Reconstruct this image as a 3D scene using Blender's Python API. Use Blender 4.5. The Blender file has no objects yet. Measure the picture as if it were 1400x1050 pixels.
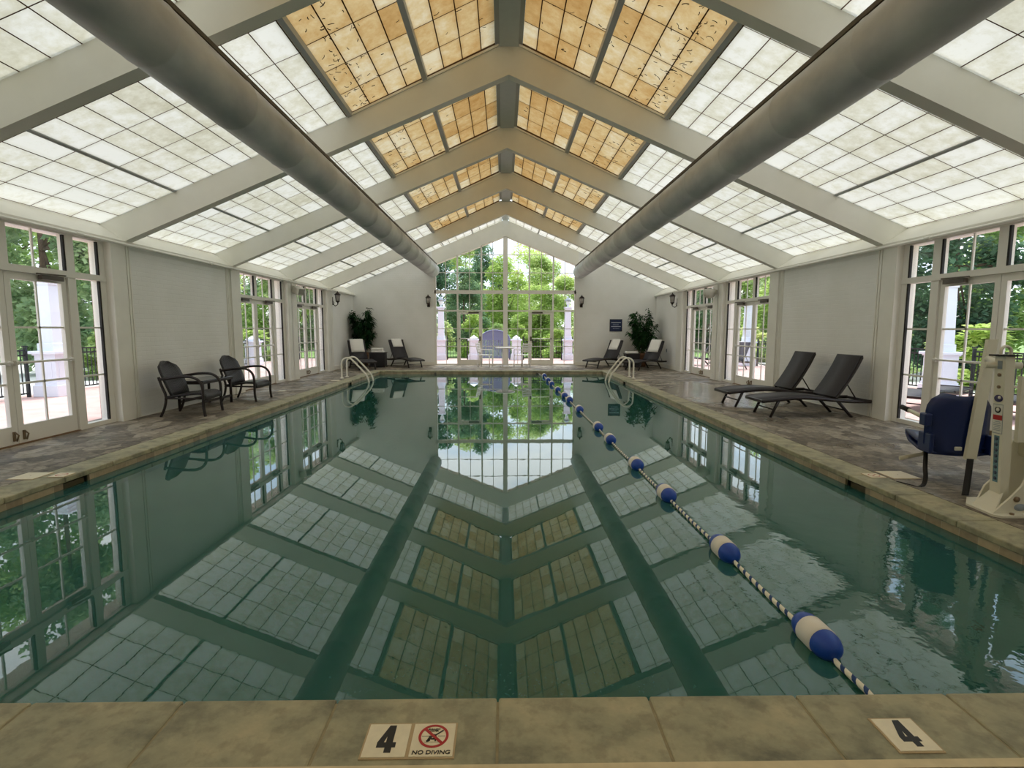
import bpy, bmesh, math, random
from mathutils import Vector, Matrix
random.seed(7)
PI = math.pi
SC = bpy.context.scene
COL = SC.collection

# ------------------------------------------------------------------ materials
def new_mat(name):
    m = bpy.data.materials.new(name); m.use_nodes = True
    nt = m.node_tree; nt.nodes.clear()
    out = nt.nodes.new('ShaderNodeOutputMaterial')
    return m, nt, out

def srgb(r, g, b):
    f = lambda c: (c/255/12.92) if c/255 <= .04045 else ((c/255+.055)/1.055)**2.4
    return (f(r), f(g), f(b), 1)

class N:
    """tiny node helper"""
    def __init__(s, nt): s.nt = nt
    def add(s, t, **k):
        n = s.nt.nodes.new(t)
        for a, v in k.items(): setattr(n, a, v)
        return n
    def link(s, a, b): s.nt.links.new(a, b)
    def val(s, sock, v):
        if hasattr(v, 'is_output') or isinstance(v, bpy.types.NodeSocket): s.link(v, sock)
        else: sock.default_value = v
    def math(s, op, a, b=None, c=None):
        n = s.add('ShaderNodeMath', operation=op)
        s.val(n.inputs[0], a)
        if b is not None: s.val(n.inputs[1], b)
        if c is not None: s.val(n.inputs[2], c)
        return n.outputs[0]
    def mix(s, f, a, b):
        n = s.add('ShaderNodeMix', data_type='RGBA')
        s.val(n.inputs[0], f); s.val(n.inputs[6], a); s.val(n.inputs[7], b)
        return n.outputs[2]
    def noise(s, vec, scale, detail=4, rough=.55, out=0):
        n = s.add('ShaderNodeTexNoise')
        if vec is not None: s.link(vec, n.inputs['Vector'])
        n.inputs['Scale'].default_value = scale; n.inputs['Detail'].default_value = detail
        n.inputs['Roughness'].default_value = rough
        return n.outputs[out]
    def ramp(s, f, stops):
        n = s.add('ShaderNodeValToRGB'); s.link(f, n.inputs[0])
        e = n.color_ramp.elements
        while len(e) < len(stops): e.new(.5)
        for i, (p, c) in enumerate(stops): e[i].position = p; e[i].color = c
        return n.outputs[0]
    def bump(s, h, strength=.3, dist=.01):
        n = s.add('ShaderNodeBump'); s.link(h, n.inputs['Height'])
        n.inputs['Strength'].default_value = strength; n.inputs['Distance'].default_value = dist
        return n.outputs[0]
    def pos(s): return s.add('ShaderNodeNewGeometry').outputs['Position']
    def obj(s): return s.add('ShaderNodeTexCoord').outputs['Object']
    def mapping(s, vec, scale=(1, 1, 1), rot=(0, 0, 0)):
        n = s.add('ShaderNodeMapping'); s.link(vec, n.inputs[0])
        n.inputs['Scale'].default_value = scale; n.inputs['Rotation'].default_value = rot
        return n.outputs[0]

def principled(name, col, rough=.5, metal=0, spec=.5, noise=0, nscale=8, bump=0, bscale=60, coat=0, trans=0):
    m, nt, out = new_mat(name); n = N(nt)
    p = n.add('ShaderNodeBsdfPrincipled')
    p.inputs['Base Color'].default_value = col
    p.inputs['Roughness'].default_value = rough; p.inputs['Metallic'].default_value = metal
    p.inputs['Specular IOR Level'].default_value = spec
    p.inputs['Coat Weight'].default_value = coat
    if noise:
        f = n.noise(n.obj(), nscale, 5)
        dark = tuple(c*(1-noise) for c in col[:3])+(1,); lite = tuple(min(1, c*(1+noise)) for c in col[:3])+(1,)
        n.link(n.ramp(f, [(.3, dark), (.7, lite)]), p.inputs['Base Color'])
    if bump:
        n.link(n.bump(n.noise(n.obj(), bscale, 4), bump, .004), p.inputs['Normal'])
    n.link(p.outputs[0], out.inputs[0])
    return m

M = {}
def mk_materials():
    # painted brick (interior walls): off-white with faint courses in the bump
    m, nt, out = new_mat('painted_brick'); n = N(nt)
    p = n.add('ShaderNodeBsdfPrincipled'); p.inputs['Roughness'].default_value = .62
    ps = n.pos(); sep = n.add('ShaderNodeSeparateXYZ'); n.link(ps, sep.inputs[0])
    cmb = n.add('ShaderNodeCombineXYZ')
    n.link(n.math('ADD', sep.outputs[0], sep.outputs[1]), cmb.inputs[0]); n.link(sep.outputs[2], cmb.inputs[1])
    b = n.add('ShaderNodeTexBrick'); n.link(cmb.outputs[0], b.inputs['Vector'])
    b.inputs['Scale'].default_value = 1; b.inputs['Brick Width'].default_value = .21; b.inputs['Row Height'].default_value = .072
    b.inputs['Mortar Size'].default_value = .006; b.inputs['Mortar Smooth'].default_value = .6
    wob = n.noise(ps, 25, 3)
    h = n.math('ADD', n.math('MULTIPLY', b.outputs['Fac'], -1.0), n.math('MULTIPLY', wob, .5))
    n.link(n.bump(h, .35, .006), p.inputs['Normal'])
    n.link(n.ramp(n.noise(ps, 1.3, 5), [(.3, srgb(234, 233, 229)), (.7, srgb(243, 242, 240))]), p.inputs['Base Color'])
    n.link(p.outputs[0], out.inputs[0]); M['painted_brick'] = m

    # red brick
    m, nt, out = new_mat('red_brick'); n = N(nt)
    p = n.add('ShaderNodeBsdfPrincipled'); p.inputs['Roughness'].default_value = .85
    ps = n.pos(); sep = n.add('ShaderNodeSeparateXYZ'); n.link(ps, sep.inputs[0])
    cmb = n.add('ShaderNodeCombineXYZ')
    n.link(n.math('ADD', sep.outputs[0], sep.outputs[1]), cmb.inputs[0]); n.link(sep.outputs[2], cmb.inputs[1])
    b = n.add('ShaderNodeTexBrick'); n.link(cmb.outputs[0], b.inputs['Vector'])
    b.inputs['Scale'].default_value = 1; b.inputs['Brick Width'].default_value = .21; b.inputs['Row Height'].default_value = .075
    b.inputs['Mortar Size'].default_value = .008
    b.inputs['Color1'].default_value = srgb(140, 70, 62); b.inputs['Color2'].default_value = srgb(112, 54, 48); b.inputs['Mortar'].default_value = srgb(176, 160, 150)
    n.link(b.outputs['Color'], p.inputs['Base Color']); n.link(p.outputs[0], out.inputs[0]); M['red_brick'] = m

    M['white_paint'] = principled('white_paint', srgb(236, 233, 225), .45, noise=.04, nscale=3)
    M['beam_paint'] = principled('beam_paint', srgb(232, 230, 221), .55, noise=.04, nscale=2)
    M['frame_paint'] = principled('frame_paint', srgb(232, 229, 222), .4)
    M['column_paint'] = principled('column_paint', srgb(226, 233, 246), .45)
    M['grey_metal'] = principled('grey_metal', srgb(176, 180, 182), .45)
    M['ridge_metal'] = principled('ridge_metal', srgb(205, 212, 214), .5, noise=.03)
    M['duct_metal'] = None
    M['gasket'] = principled('gasket', srgb(22, 18, 18), .6)
    M['dark_hole'] = principled('dark_hole', srgb(40, 30, 18), .8)
    M['dark_metal'] = principled('dark_metal', srgb(92, 86, 78), .45)
    M['bolt_metal'] = principled('bolt_metal', srgb(128, 108, 84), .4, .2)
    M['black_iron'] = principled('black_iron', srgb(26, 24, 26), .45, .2)
    M['fence_iron'] = principled('fence_iron', srgb(30, 32, 36), .5, .1)
    M['bronze'] = principled('bronze', srgb(46, 34, 32), .4, .4)
    M['steel'] = principled('rail_paint', srgb(235, 230, 218), .25)
    M['wicker'] = None
    M['table_glass'] = principled('table_glass', srgb(60, 66, 74), .06, 0, .8)
    M['lift_white'] = principled('lift_white', srgb(226, 222, 205), .35, noise=.03)
    M['lift_blue'] = principled('seat_blue', srgb(9, 32, 88), .36, 0, .5)
    M['lift_grey'] = principled('lift_grey', srgb(140, 150, 160), .4)
    M['lift_beige'] = principled('lift_beige', srgb(196, 190, 166), .5)
    M['red'] = principled('label_red', srgb(178, 36, 40), .5)
    M['label_white'] = principled('label_white', srgb(222, 220, 212), .5)
    M['label_purple'] = principled('label_purple', srgb(48, 40, 92), .5)
    M['label_teal'] = principled('label_teal', srgb(96, 130, 140), .5, noise=.4, nscale=40)
    M['strap'] = principled('strap_black', srgb(18, 15, 15), .7)
    M['towel'] = principled('towel', srgb(240, 238, 234), .95, bump=.6, bscale=120)
    M['sign_blue'] = principled('sign_blue', srgb(20, 38, 82), .4)
    M['sign_line'] = principled('sign_white', srgb(210, 218, 232), .5)
    M['sign_dim'] = principled('sign_pale', srgb(140, 155, 180), .5)
    M['tile_white'] = principled('marker_tile', srgb(236, 226, 200), .35, noise=.05, nscale=30)
    M['tile_edge'] = principled('marker_grout', srgb(188, 166, 132), .8)
    M['ink'] = principled('marker_ink', srgb(24, 22, 24), .5)
    M['float_blue'] = principled('float_blue', srgb(24, 72, 172), .38, noise=.08, nscale=20)
    M['float_white'] = principled('float_white', srgb(236, 230, 220), .45)
    M['grout'] = principled('joint_grout', srgb(150, 140, 112), .9, noise=.15, nscale=30)
    M['bark'] = principled('bark', srgb(88, 72, 58), .9, noise=.3, nscale=6)
    M['litter'] = principled('litter', srgb(48, 34, 20), .9)
    M['pot'] = principled('pot_brown', srgb(112, 76, 48), .7, noise=.2, nscale=10)
    M['soil'] = principled('soil', srgb(50, 38, 28), 1)
    M['lamp_glass'] = principled('lantern_glass', srgb(196, 190, 186), .25)
    M['speaker_white'] = principled('speaker_shell', srgb(206, 202, 192), .5)
    M['speaker_mesh'] = principled('speaker_mesh', srgb(150, 148, 140), .7)
    M['gate_blue'] = principled('gate_grey_blue', srgb(122, 130, 164), .6)
    M['patio_white'] = principled('patio_white', srgb(240, 238, 240), .4)
    M['ground_pale'] = principled('ground_pale', srgb(226, 226, 222), .9, noise=.05)
    M['lavatory'] = M['label_white']
    M['screen_grey'] = principled('dark_roof', srgb(70, 78, 88), .8)

    # duct: galvanised with faint rings, dusty top
    m, nt, out = new_mat('duct_metal'); n = N(nt)
    p = n.add('ShaderNodeBsdfPrincipled'); p.inputs['Roughness'].default_value = .5; p.inputs['Metallic'].default_value = .05
    ps = n.pos()
    n.link(n.ramp(n.noise(n.mapping(ps, (1, .6, 1)), 2.2, 5), [(.3, srgb(164, 167, 170)), (.7, srgb(204, 205, 204))]), p.inputs['Base Color'])
    sep = n.add('ShaderNodeSeparateXYZ'); n.link(ps, sep.inputs[0])
    fr = n.math('FRACT', n.math('MULTIPLY', sep.outputs[1], 1/1.22))
    ring = n.math('LESS_THAN', fr, .03)
    n.link(n.bump(ring, .5, .01), p.inputs['Normal'])
    n.link(p.outputs[0], out.inputs[0]); M['duct_metal'] = m

    # wicker
    m, nt, out = new_mat('wicker'); n = N(nt)
    p = n.add('ShaderNodeBsdfPrincipled'); p.inputs['Roughness'].default_value = .42
    o = n.obj()
    w = n.add('ShaderNodeTexWave', wave_type='BANDS', bands_direction='Y'); n.link(o, w.inputs[0]); w.inputs['Scale'].default_value = 45
    w2 = n.add('ShaderNodeTexWave', wave_type='BANDS', bands_direction='X'); n.link(o, w2.inputs[0]); w2.inputs['Scale'].default_value = 30
    hh = n.math('MULTIPLY', w.outputs[1], w2.outputs[1])
    n.link(n.bump(hh, .6, .004), p.inputs['Normal'])
    n.link(n.ramp(hh, [(.0, srgb(16, 13, 15)), (.8, srgb(44, 39, 43))]), p.inputs['Base Color'])
    n.link(p.outputs[0], out.inputs[0]); M['wicker'] = m
    M['wicker_frame'] = principled('wicker_frame', srgb(34, 26, 26), .4)
    M['sling'] = None
    m, nt, out = new_mat('sling_weave'); n = N(nt)
    p = n.add('ShaderNodeBsdfPrincipled'); p.inputs['Roughness'].default_value = .55
    o = n.obj()
    br = n.add('ShaderNodeTexBrick'); n.link(o, br.inputs[0]); br.inputs['Scale'].default_value = 40
    br.inputs['Color1'].default_value = srgb(46, 43, 49); br.inputs['Color2'].default_value = srgb(36, 33, 39); br.inputs['Mortar'].default_value = srgb(24, 21, 24)
    n.link(br.outputs[0], p.inputs['Base Color']); n.link(n.bump(br.outputs[1], -.5, .004), p.inputs['Normal'])
    n.link(p.outputs[0], out.inputs[0]); M['sling'] = m

    # deck flagstone
    m, nt, out = new_mat('deck_flagstone'); n = N(nt)
    p = n.add('ShaderNodeBsdfPrincipled')
    ps = n.pos()
    wob = n.add('ShaderNodeVectorMath', operation='ADD'); n.link(ps, wob.inputs[0]); wv = n.add('ShaderNodeVectorMath', operation='SCALE'); n.link(n.noise(ps, 3, 4, .6, 1), wv.inputs[0]); wv.inputs['Scale'].default_value = .22; n.link(wv.outputs[0], wob.inputs[1])
    vec = n.mapping(wob.outputs[0], (1.0, .55, 1), (0, 0, .12))
    v = n.add('ShaderNodeTexVoronoi', feature='DISTANCE_TO_EDGE'); n.link(vec, v.inputs[0]); v.inputs['Scale'].default_value = 5.5
    vc = n.add('ShaderNodeTexVoronoi'); n.link(vec, vc.inputs[0]); vc.inputs['Scale'].default_value = 5.5
    sepc = n.add('ShaderNodeSeparateColor'); n.link(vc.outputs['Color'], sepc.inputs[0])
    cellf = sepc.outputs[0]
    streak = n.noise(n.mapping(ps, (2.4, 5, 1), (0, 0, .3)), 4.5, 8, .72)
    base = n.ramp(n.math('ADD', n.math('MULTIPLY', cellf, .25), n.math('MULTIPLY', streak, .85)),
                  [(.34, srgb(62, 55, 46)), (.52, srgb(114, 104, 90)), (.72, srgb(166, 155, 138))])
    joint = n.math('LESS_THAN', v.outputs['Distance'], .035)
    col = n.mix(n.math('MULTIPLY', joint, .4), base, srgb(80, 70, 60))
    n.link(col, p.inputs['Base Color'])
    sq = n.add('ShaderNodeSeparateXYZ'); n.link(ps, sq.inputs[0])
    pd = n.math('ADD', n.math('POWER', n.math('MULTIPLY', n.math('SUBTRACT', sq.outputs[0], 4.5), .9), 2.0), n.math('POWER', n.math('MULTIPLY', n.math('SUBTRACT', sq.outputs[1], 11.2), .42), 2.0))
    pud = n.add('ShaderNodeMapRange'); n.link(pd, pud.inputs[0]); pud.inputs[1].default_value = .2; pud.inputs[2].default_value = 1.3; pud.inputs[3].default_value = .4; pud.inputs[4].default_value = 0
    wet = n.math('ADD', n.noise(ps, 1.6, 4), pud.outputs[0])
    n.link(n.ramp(wet, [(.5, (.62, .62, .62, 1)), (.74, (.08, .08, .08, 1))]), p.inputs['Roughness'])
    hh = n.math('ADD', n.math('MULTIPLY', joint, -.6), n.math('MULTIPLY', streak, .8))
    n.link(n.bump(hh, .5, .008), p.inputs['Normal'])
    n.link(p.outputs[0], out.inputs[0]); M['deck'] = m

    # coping stone
    m, nt, out = new_mat('coping_stone'); n = N(nt)
    p = n.add('ShaderNodeBsdfPrincipled'); p.inputs['Roughness'].default_value = .62
    ps = n.pos()
    a = n.noise(n.mapping(ps, (1, 1.3, 1), (0, 0, .6)), 3.4, 7, .62)
    b2 = n.noise(ps, 45, 4, .7)
    mus = n.noise(ps, 11, 5, .6)
    base = n.ramp(a, [(.3, srgb(114, 113, 96)), (.46, srgb(162, 159, 132)), (.7, srgb(196, 186, 152))])
    base = n.mix(n.math('MULTIPLY', n.ramp(mus, [(.5, (0, 0, 0, 1)), (.62, (1, 1, 1, 1))]), .3), base, srgb(92, 88, 76))
    base = n.mix(n.math('MULTIPLY', b2, .22), base, srgb(62, 58, 46))
    n.link(base, p.inputs['Base Color'])
    n.link(n.bump(n.math('ADD', a, n.math('MULTIPLY', b2, .5)), .35, .006), p.inputs['Normal'])
    n.link(p.outputs[0], out.inputs[0]); M['coping'] = m

    # waterline tile
    m, nt, out = new_mat('waterline_tile'); n = N(nt)
    p = n.add('ShaderNodeBsdfPrincipled'); p.inputs['Roughness'].default_value = .35
    ps = n.pos(); sep = n.add('ShaderNodeSeparateXYZ'); n.link(ps, sep.inputs[0])
    u = n.math('ADD', sep.outputs[0], sep.outputs[1])
    cid = n.math('FLOOR', n.math('MULTIPLY', u, 1/.152)); fr = n.math('FRACT', n.math('MULTIPLY', u, 1/.152))
    wn = n.add('ShaderNodeTexWhiteNoise', noise_dimensions='1D'); n.link(cid, wn.inputs['W'])
    col = n.ramp(n.math('ADD', n.math('MULTIPLY', wn.outputs[0], .5), n.math('MULTIPLY', n.noise(ps, 20, 4), .5)),
                 [(.25, srgb(148, 132, 108)), (.75, srgb(188, 170, 140))])
    col = n.mix(n.math('MULTIPLY', n.math('LESS_THAN', fr, .03), .6), col, srgb(200, 190, 165))
    n.link(col, p.inputs['Base Color']); n.link(p.outputs[0], out.inputs[0]); M['tile_band'] = m

    M['plaster'] = principled('pool_plaster', srgb(120, 160, 150), .8, noise=.08, nscale=1.5)

    # water: Fresnel mirror over a tinted, slightly turbid body
    m, nt, out = new_mat('pool_water'); n = N(nt)
    ps = n.pos()
    sep = n.add('ShaderNodeSeparateXYZ'); n.link(ps, sep.inputs[0])
    # a stirred patch by the pool lift
    dx = n.math('SUBTRACT', sep.outputs[0], 2.7); dy = n.math('SUBTRACT', sep.outputs[1], 3.0)
    d = n.math('SQRT', n.math('ADD', n.math('MULTIPLY', dx, dx), n.math('MULTIPLY', n.math('MULTIPLY', dy, dy), .6)))
    patch = n.add('ShaderNodeMapRange'); n.link(d, patch.inputs[0])
    patch.inputs[1].default_value = .5; patch.inputs[2].default_value = 1.7; patch.inputs[3].default_value = 1.0; patch.inputs[4].default_value = .06
    rip = n.noise(n.mapping(ps, (1, 1, 1)), 7, 3, .5)
    hgt = n.math('MULTIPLY', rip, patch.outputs[0])
    bmp = n.bump(hgt, .18, .012)
    fres = n.add('ShaderNodeFresnel'); bf = n.add('ShaderNodeNewGeometry').outputs['Backfacing']
    n.link(n.math('ADD', 1.55, n.math('MULTIPLY', bf, 1/1.55-1.55)), fres.inputs[0]); n.link(bmp, fres.inputs['Normal'])
    gl = n.add('ShaderNodeBsdfGlossy'); gl.inputs['Roughness'].default_value = .0; n.link(bmp, gl.inputs['Normal'])
    gl.inputs['Color'].default_value = (.93, 1, 1, 1)
    tr = n.add('ShaderNodeBsdfTransparent'); tr.inputs[0].default_value = (.16, .50, .42, 1)
    df = n.add('ShaderNodeBsdfDiffuse')
    n.link(n.ramp(n.noise(ps, 60, 2, .7), [(.3, (.030, .125, .122, 1)), (.7, (.062, .200, .198, 1))]), df.inputs[0])
    body = n.add('ShaderNodeMixShader'); body.inputs[0].default_value = .55
    n.link(tr.outputs[0], body.inputs[1]); n.link(df.outputs[0], body.inputs[2])
    mx = n.add('ShaderNodeMixShader'); n.link(fres.outputs[0], mx.inputs[0]); n.link(body.outputs[0], mx.inputs[1]); n.link(gl.outputs[0], mx.inputs[2])
    n.link(mx.outputs[0], out.inputs[0]); M['water'] = m

    # window glass
    m, nt, out = new_mat('window_glass'); n = N(nt)
    tr = n.add('ShaderNodeBsdfTransparent'); tr.inputs[0].default_value = (.97, .975, .98, 1)
    gl = n.add('ShaderNodeBsdfGlossy'); gl.inputs['Roughness'].default_value = .0
    fr = n.add('ShaderNodeFresnel'); bf = n.add('ShaderNodeNewGeometry').outputs['Backfacing']
    n.link(n.math('ADD', 1.28, n.math('MULTIPLY', bf, 1/1.28-1.28)), fr.inputs[0])
    mx = n.add('ShaderNodeMixShader'); n.link(fr.outputs[0], mx.inputs[0]); n.link(tr.outputs[0], mx.inputs[1]); n.link(gl.outputs[0], mx.inputs[2])
    n.link(mx.outputs[0], out.inputs[0]); M['glass'] = m

    # translucent roof sheet; UV in metres, u along the room, v = horizontal distance from the ridge
    def sheet(name, cu, cv, ou, ov, cols, linecol, tmix, mott, linew=.011, tf=.5):
        m, nt, out = new_mat(name); n = N(nt)
        uv = n.add('ShaderNodeUVMap'); sp = n.add('ShaderNodeSeparateXYZ'); n.link(uv.outputs[0], sp.inputs[0])
        U = n.math('DIVIDE', n.math('SUBTRACT', sp.outputs[0], ou), cu); V = n.math('DIVIDE', n.math('SUBTRACT', sp.outputs[1], ov), cv)
        fu = n.math('FRACT', U); fv = n.math('FRACT', V)
        du = n.math('MULTIPLY', n.math('MINIMUM', fu, n.math('SUBTRACT', 1, fu)), cu)
        dv = n.math('MULTIPLY', n.math('MINIMUM', fv, n.math('SUBTRACT', 1, fv)), cv)
        dd = n.math('MINIMUM', du, dv)
        line = n.math('LESS_THAN', dd, linew*.5)
        cmb = n.add('ShaderNodeCombineXYZ'); n.link(n.math('FLOOR', U), cmb.inputs[0]); n.link(n.math('FLOOR', V), cmb.inputs[1])
        wn = n.add('ShaderNodeTexWhiteNoise', noise_dimensions='2D'); n.link(cmb.outputs[0], wn.inputs['Vector'])
        ps = n.pos()
        big = n.noise(ps, .9, 3); fine = n.noise(ps, 6, 6, .7)
        f = n.math('ADD', n.math('MULTIPLY', wn.outputs[0], mott[0]), n.math('ADD', n.math('MULTIPLY', big, mott[1]), n.math('MULTIPLY', fine, mott[2])))
        col = n.ramp(f, cols)
        # sheet colour drawn towards its darkest tone near the grid ribs
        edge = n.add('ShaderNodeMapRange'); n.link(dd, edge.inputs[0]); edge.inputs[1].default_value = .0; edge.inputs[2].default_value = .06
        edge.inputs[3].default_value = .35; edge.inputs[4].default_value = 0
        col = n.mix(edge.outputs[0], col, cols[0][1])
        tl = n.add('ShaderNodeBsdfTranslucent'); n.link(n.mix(tf, (0, 0, 0, 1), col), tl.inputs[0])
        df = n.add('ShaderNodeBsdfDiffuse'); n.link(col, df.inputs[0])
        m1 = n.add('ShaderNodeMixShader'); m1.inputs[0].default_value = tmix; n.link(df.outputs[0], m1.inputs[1]); n.link(tl.outputs[0], m1.inputs[2])
        rib = n.add('ShaderNodeBsdfDiffuse'); rib.inputs[0].default_value = linecol
        m2 = n.add('ShaderNodeMixShader'); n.link(line, m2.inputs[0]); n.link(m1.outputs[0], m2.inputs[1]); n.link(rib.outputs[0], m2.inputs[2])
        n.link(m2.outputs[0], out.inputs[0]); return m
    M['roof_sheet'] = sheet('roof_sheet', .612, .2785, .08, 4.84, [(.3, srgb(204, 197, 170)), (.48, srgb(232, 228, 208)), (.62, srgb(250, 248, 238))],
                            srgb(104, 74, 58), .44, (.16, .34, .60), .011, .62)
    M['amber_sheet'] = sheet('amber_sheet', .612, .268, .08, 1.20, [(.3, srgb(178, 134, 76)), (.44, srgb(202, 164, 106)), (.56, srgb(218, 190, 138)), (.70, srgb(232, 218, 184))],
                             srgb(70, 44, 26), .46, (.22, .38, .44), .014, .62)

    # leaves
    def leaf(name, c1, c2, c3, tl=.35, scale=1.2):
        m, nt, out = new_mat(name); n = N(nt)
        oi = n.add('ShaderNodeObjectInfo')
        f = n.math('ADD', n.math('MULTIPLY', n.noise(n.pos(), scale, 4, .7), .8), n.math('MULTIPLY', oi.outputs['Random'], .3))
        col = n.ramp(f, [(.32, c1), (.52, c2), (.76, c3)])
        d = n.add('ShaderNodeBsdfDiffuse'); n.link(col, d.inputs[0])
        t = n.add('ShaderNodeBsdfTranslucent'); n.link(col, t.inputs[0])
        mx = n.add('ShaderNodeMixShader'); mx.inputs[0].default_value = tl
        n.link(d.outputs[0], mx.inputs[1]); n.link(t.outputs[0], mx.inputs[2]); n.link(mx.outputs[0], out.inputs[0]); return m
    M['leaf'] = leaf('tree_leaf', srgb(106, 138, 88), srgb(166, 192, 122), srgb(220, 230, 164), .5)
    M['leaf_dark'] = leaf('tree_leaf_dark', srgb(80, 112, 92), srgb(116, 150, 116), srgb(172, 194, 144), .45)
    M['leaf_lime'] = leaf('tree_leaf_lime', srgb(148, 174, 98), srgb(198, 218, 130), srgb(234, 238, 176), .5)
    M['leaf_plant'] = leaf('plant_leaf', srgb(20, 44, 28), srgb(38, 72, 42), srgb(70, 104, 58), .15, 6)

    # grounds
    m, nt, out = new_mat('pink_patio'); n = N(nt)
    p = n.add('ShaderNodeBsdfPrincipled'); p.inputs['Roughness'].default_value = .75
    ps = n.pos()
    c = n.ramp(n.noise(ps, 3, 6, .65), [(.3, srgb(194, 158, 152)), (.7, srgb(216, 184, 178))])
    sp = n.add('ShaderNodeSeparateXYZ'); n.link(ps, sp.inputs[0])
    j = n.math('LESS_THAN', n.math('FRACT', n.math('DIVIDE', sp.outputs[1], 2.4)), .008)
    n.link(n.mix(n.math('MULTIPLY', j, .5), c, srgb(220, 190, 180)), p.inputs['Base Color'])
    n.link(p.outputs[0], out.inputs[0]); M['patio'] = m
    M['lawn'] = principled('lawn', srgb(128, 158, 92), .95, noise=.3, nscale=1.2)

    # rope: blue/white helix from UV
    m, nt, out = new_mat('twisted_rope'); n = N(nt)
    uv = n.add('ShaderNodeUVMap'); sp = n.add('ShaderNodeSeparateXYZ'); n.link(uv.outputs[0], sp.inputs[0])
    ph = n.math('FRACT', n.math('ADD', n.math('MULTIPLY', sp.outputs[0], 1/.075), sp.outputs[1]))
    f = n.math('LESS_THAN', ph, .38)
    p = n.add('ShaderNodeBsdfPrincipled'); p.inputs['Roughness'].default_value = .7
    n.link(n.mix(f, srgb(236, 232, 214), srgb(34, 66, 120)), p.inputs['Base Color'])
    tri = n.math('ABSOLUTE', n.math('SUBTRACT', ph, .5))
    n.link(n.bump(tri, .8, .006), p.inputs['Normal'])
    n.link(p.outputs[0], out.inputs[0]); M['rope'] = m
mk_materials()

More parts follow.
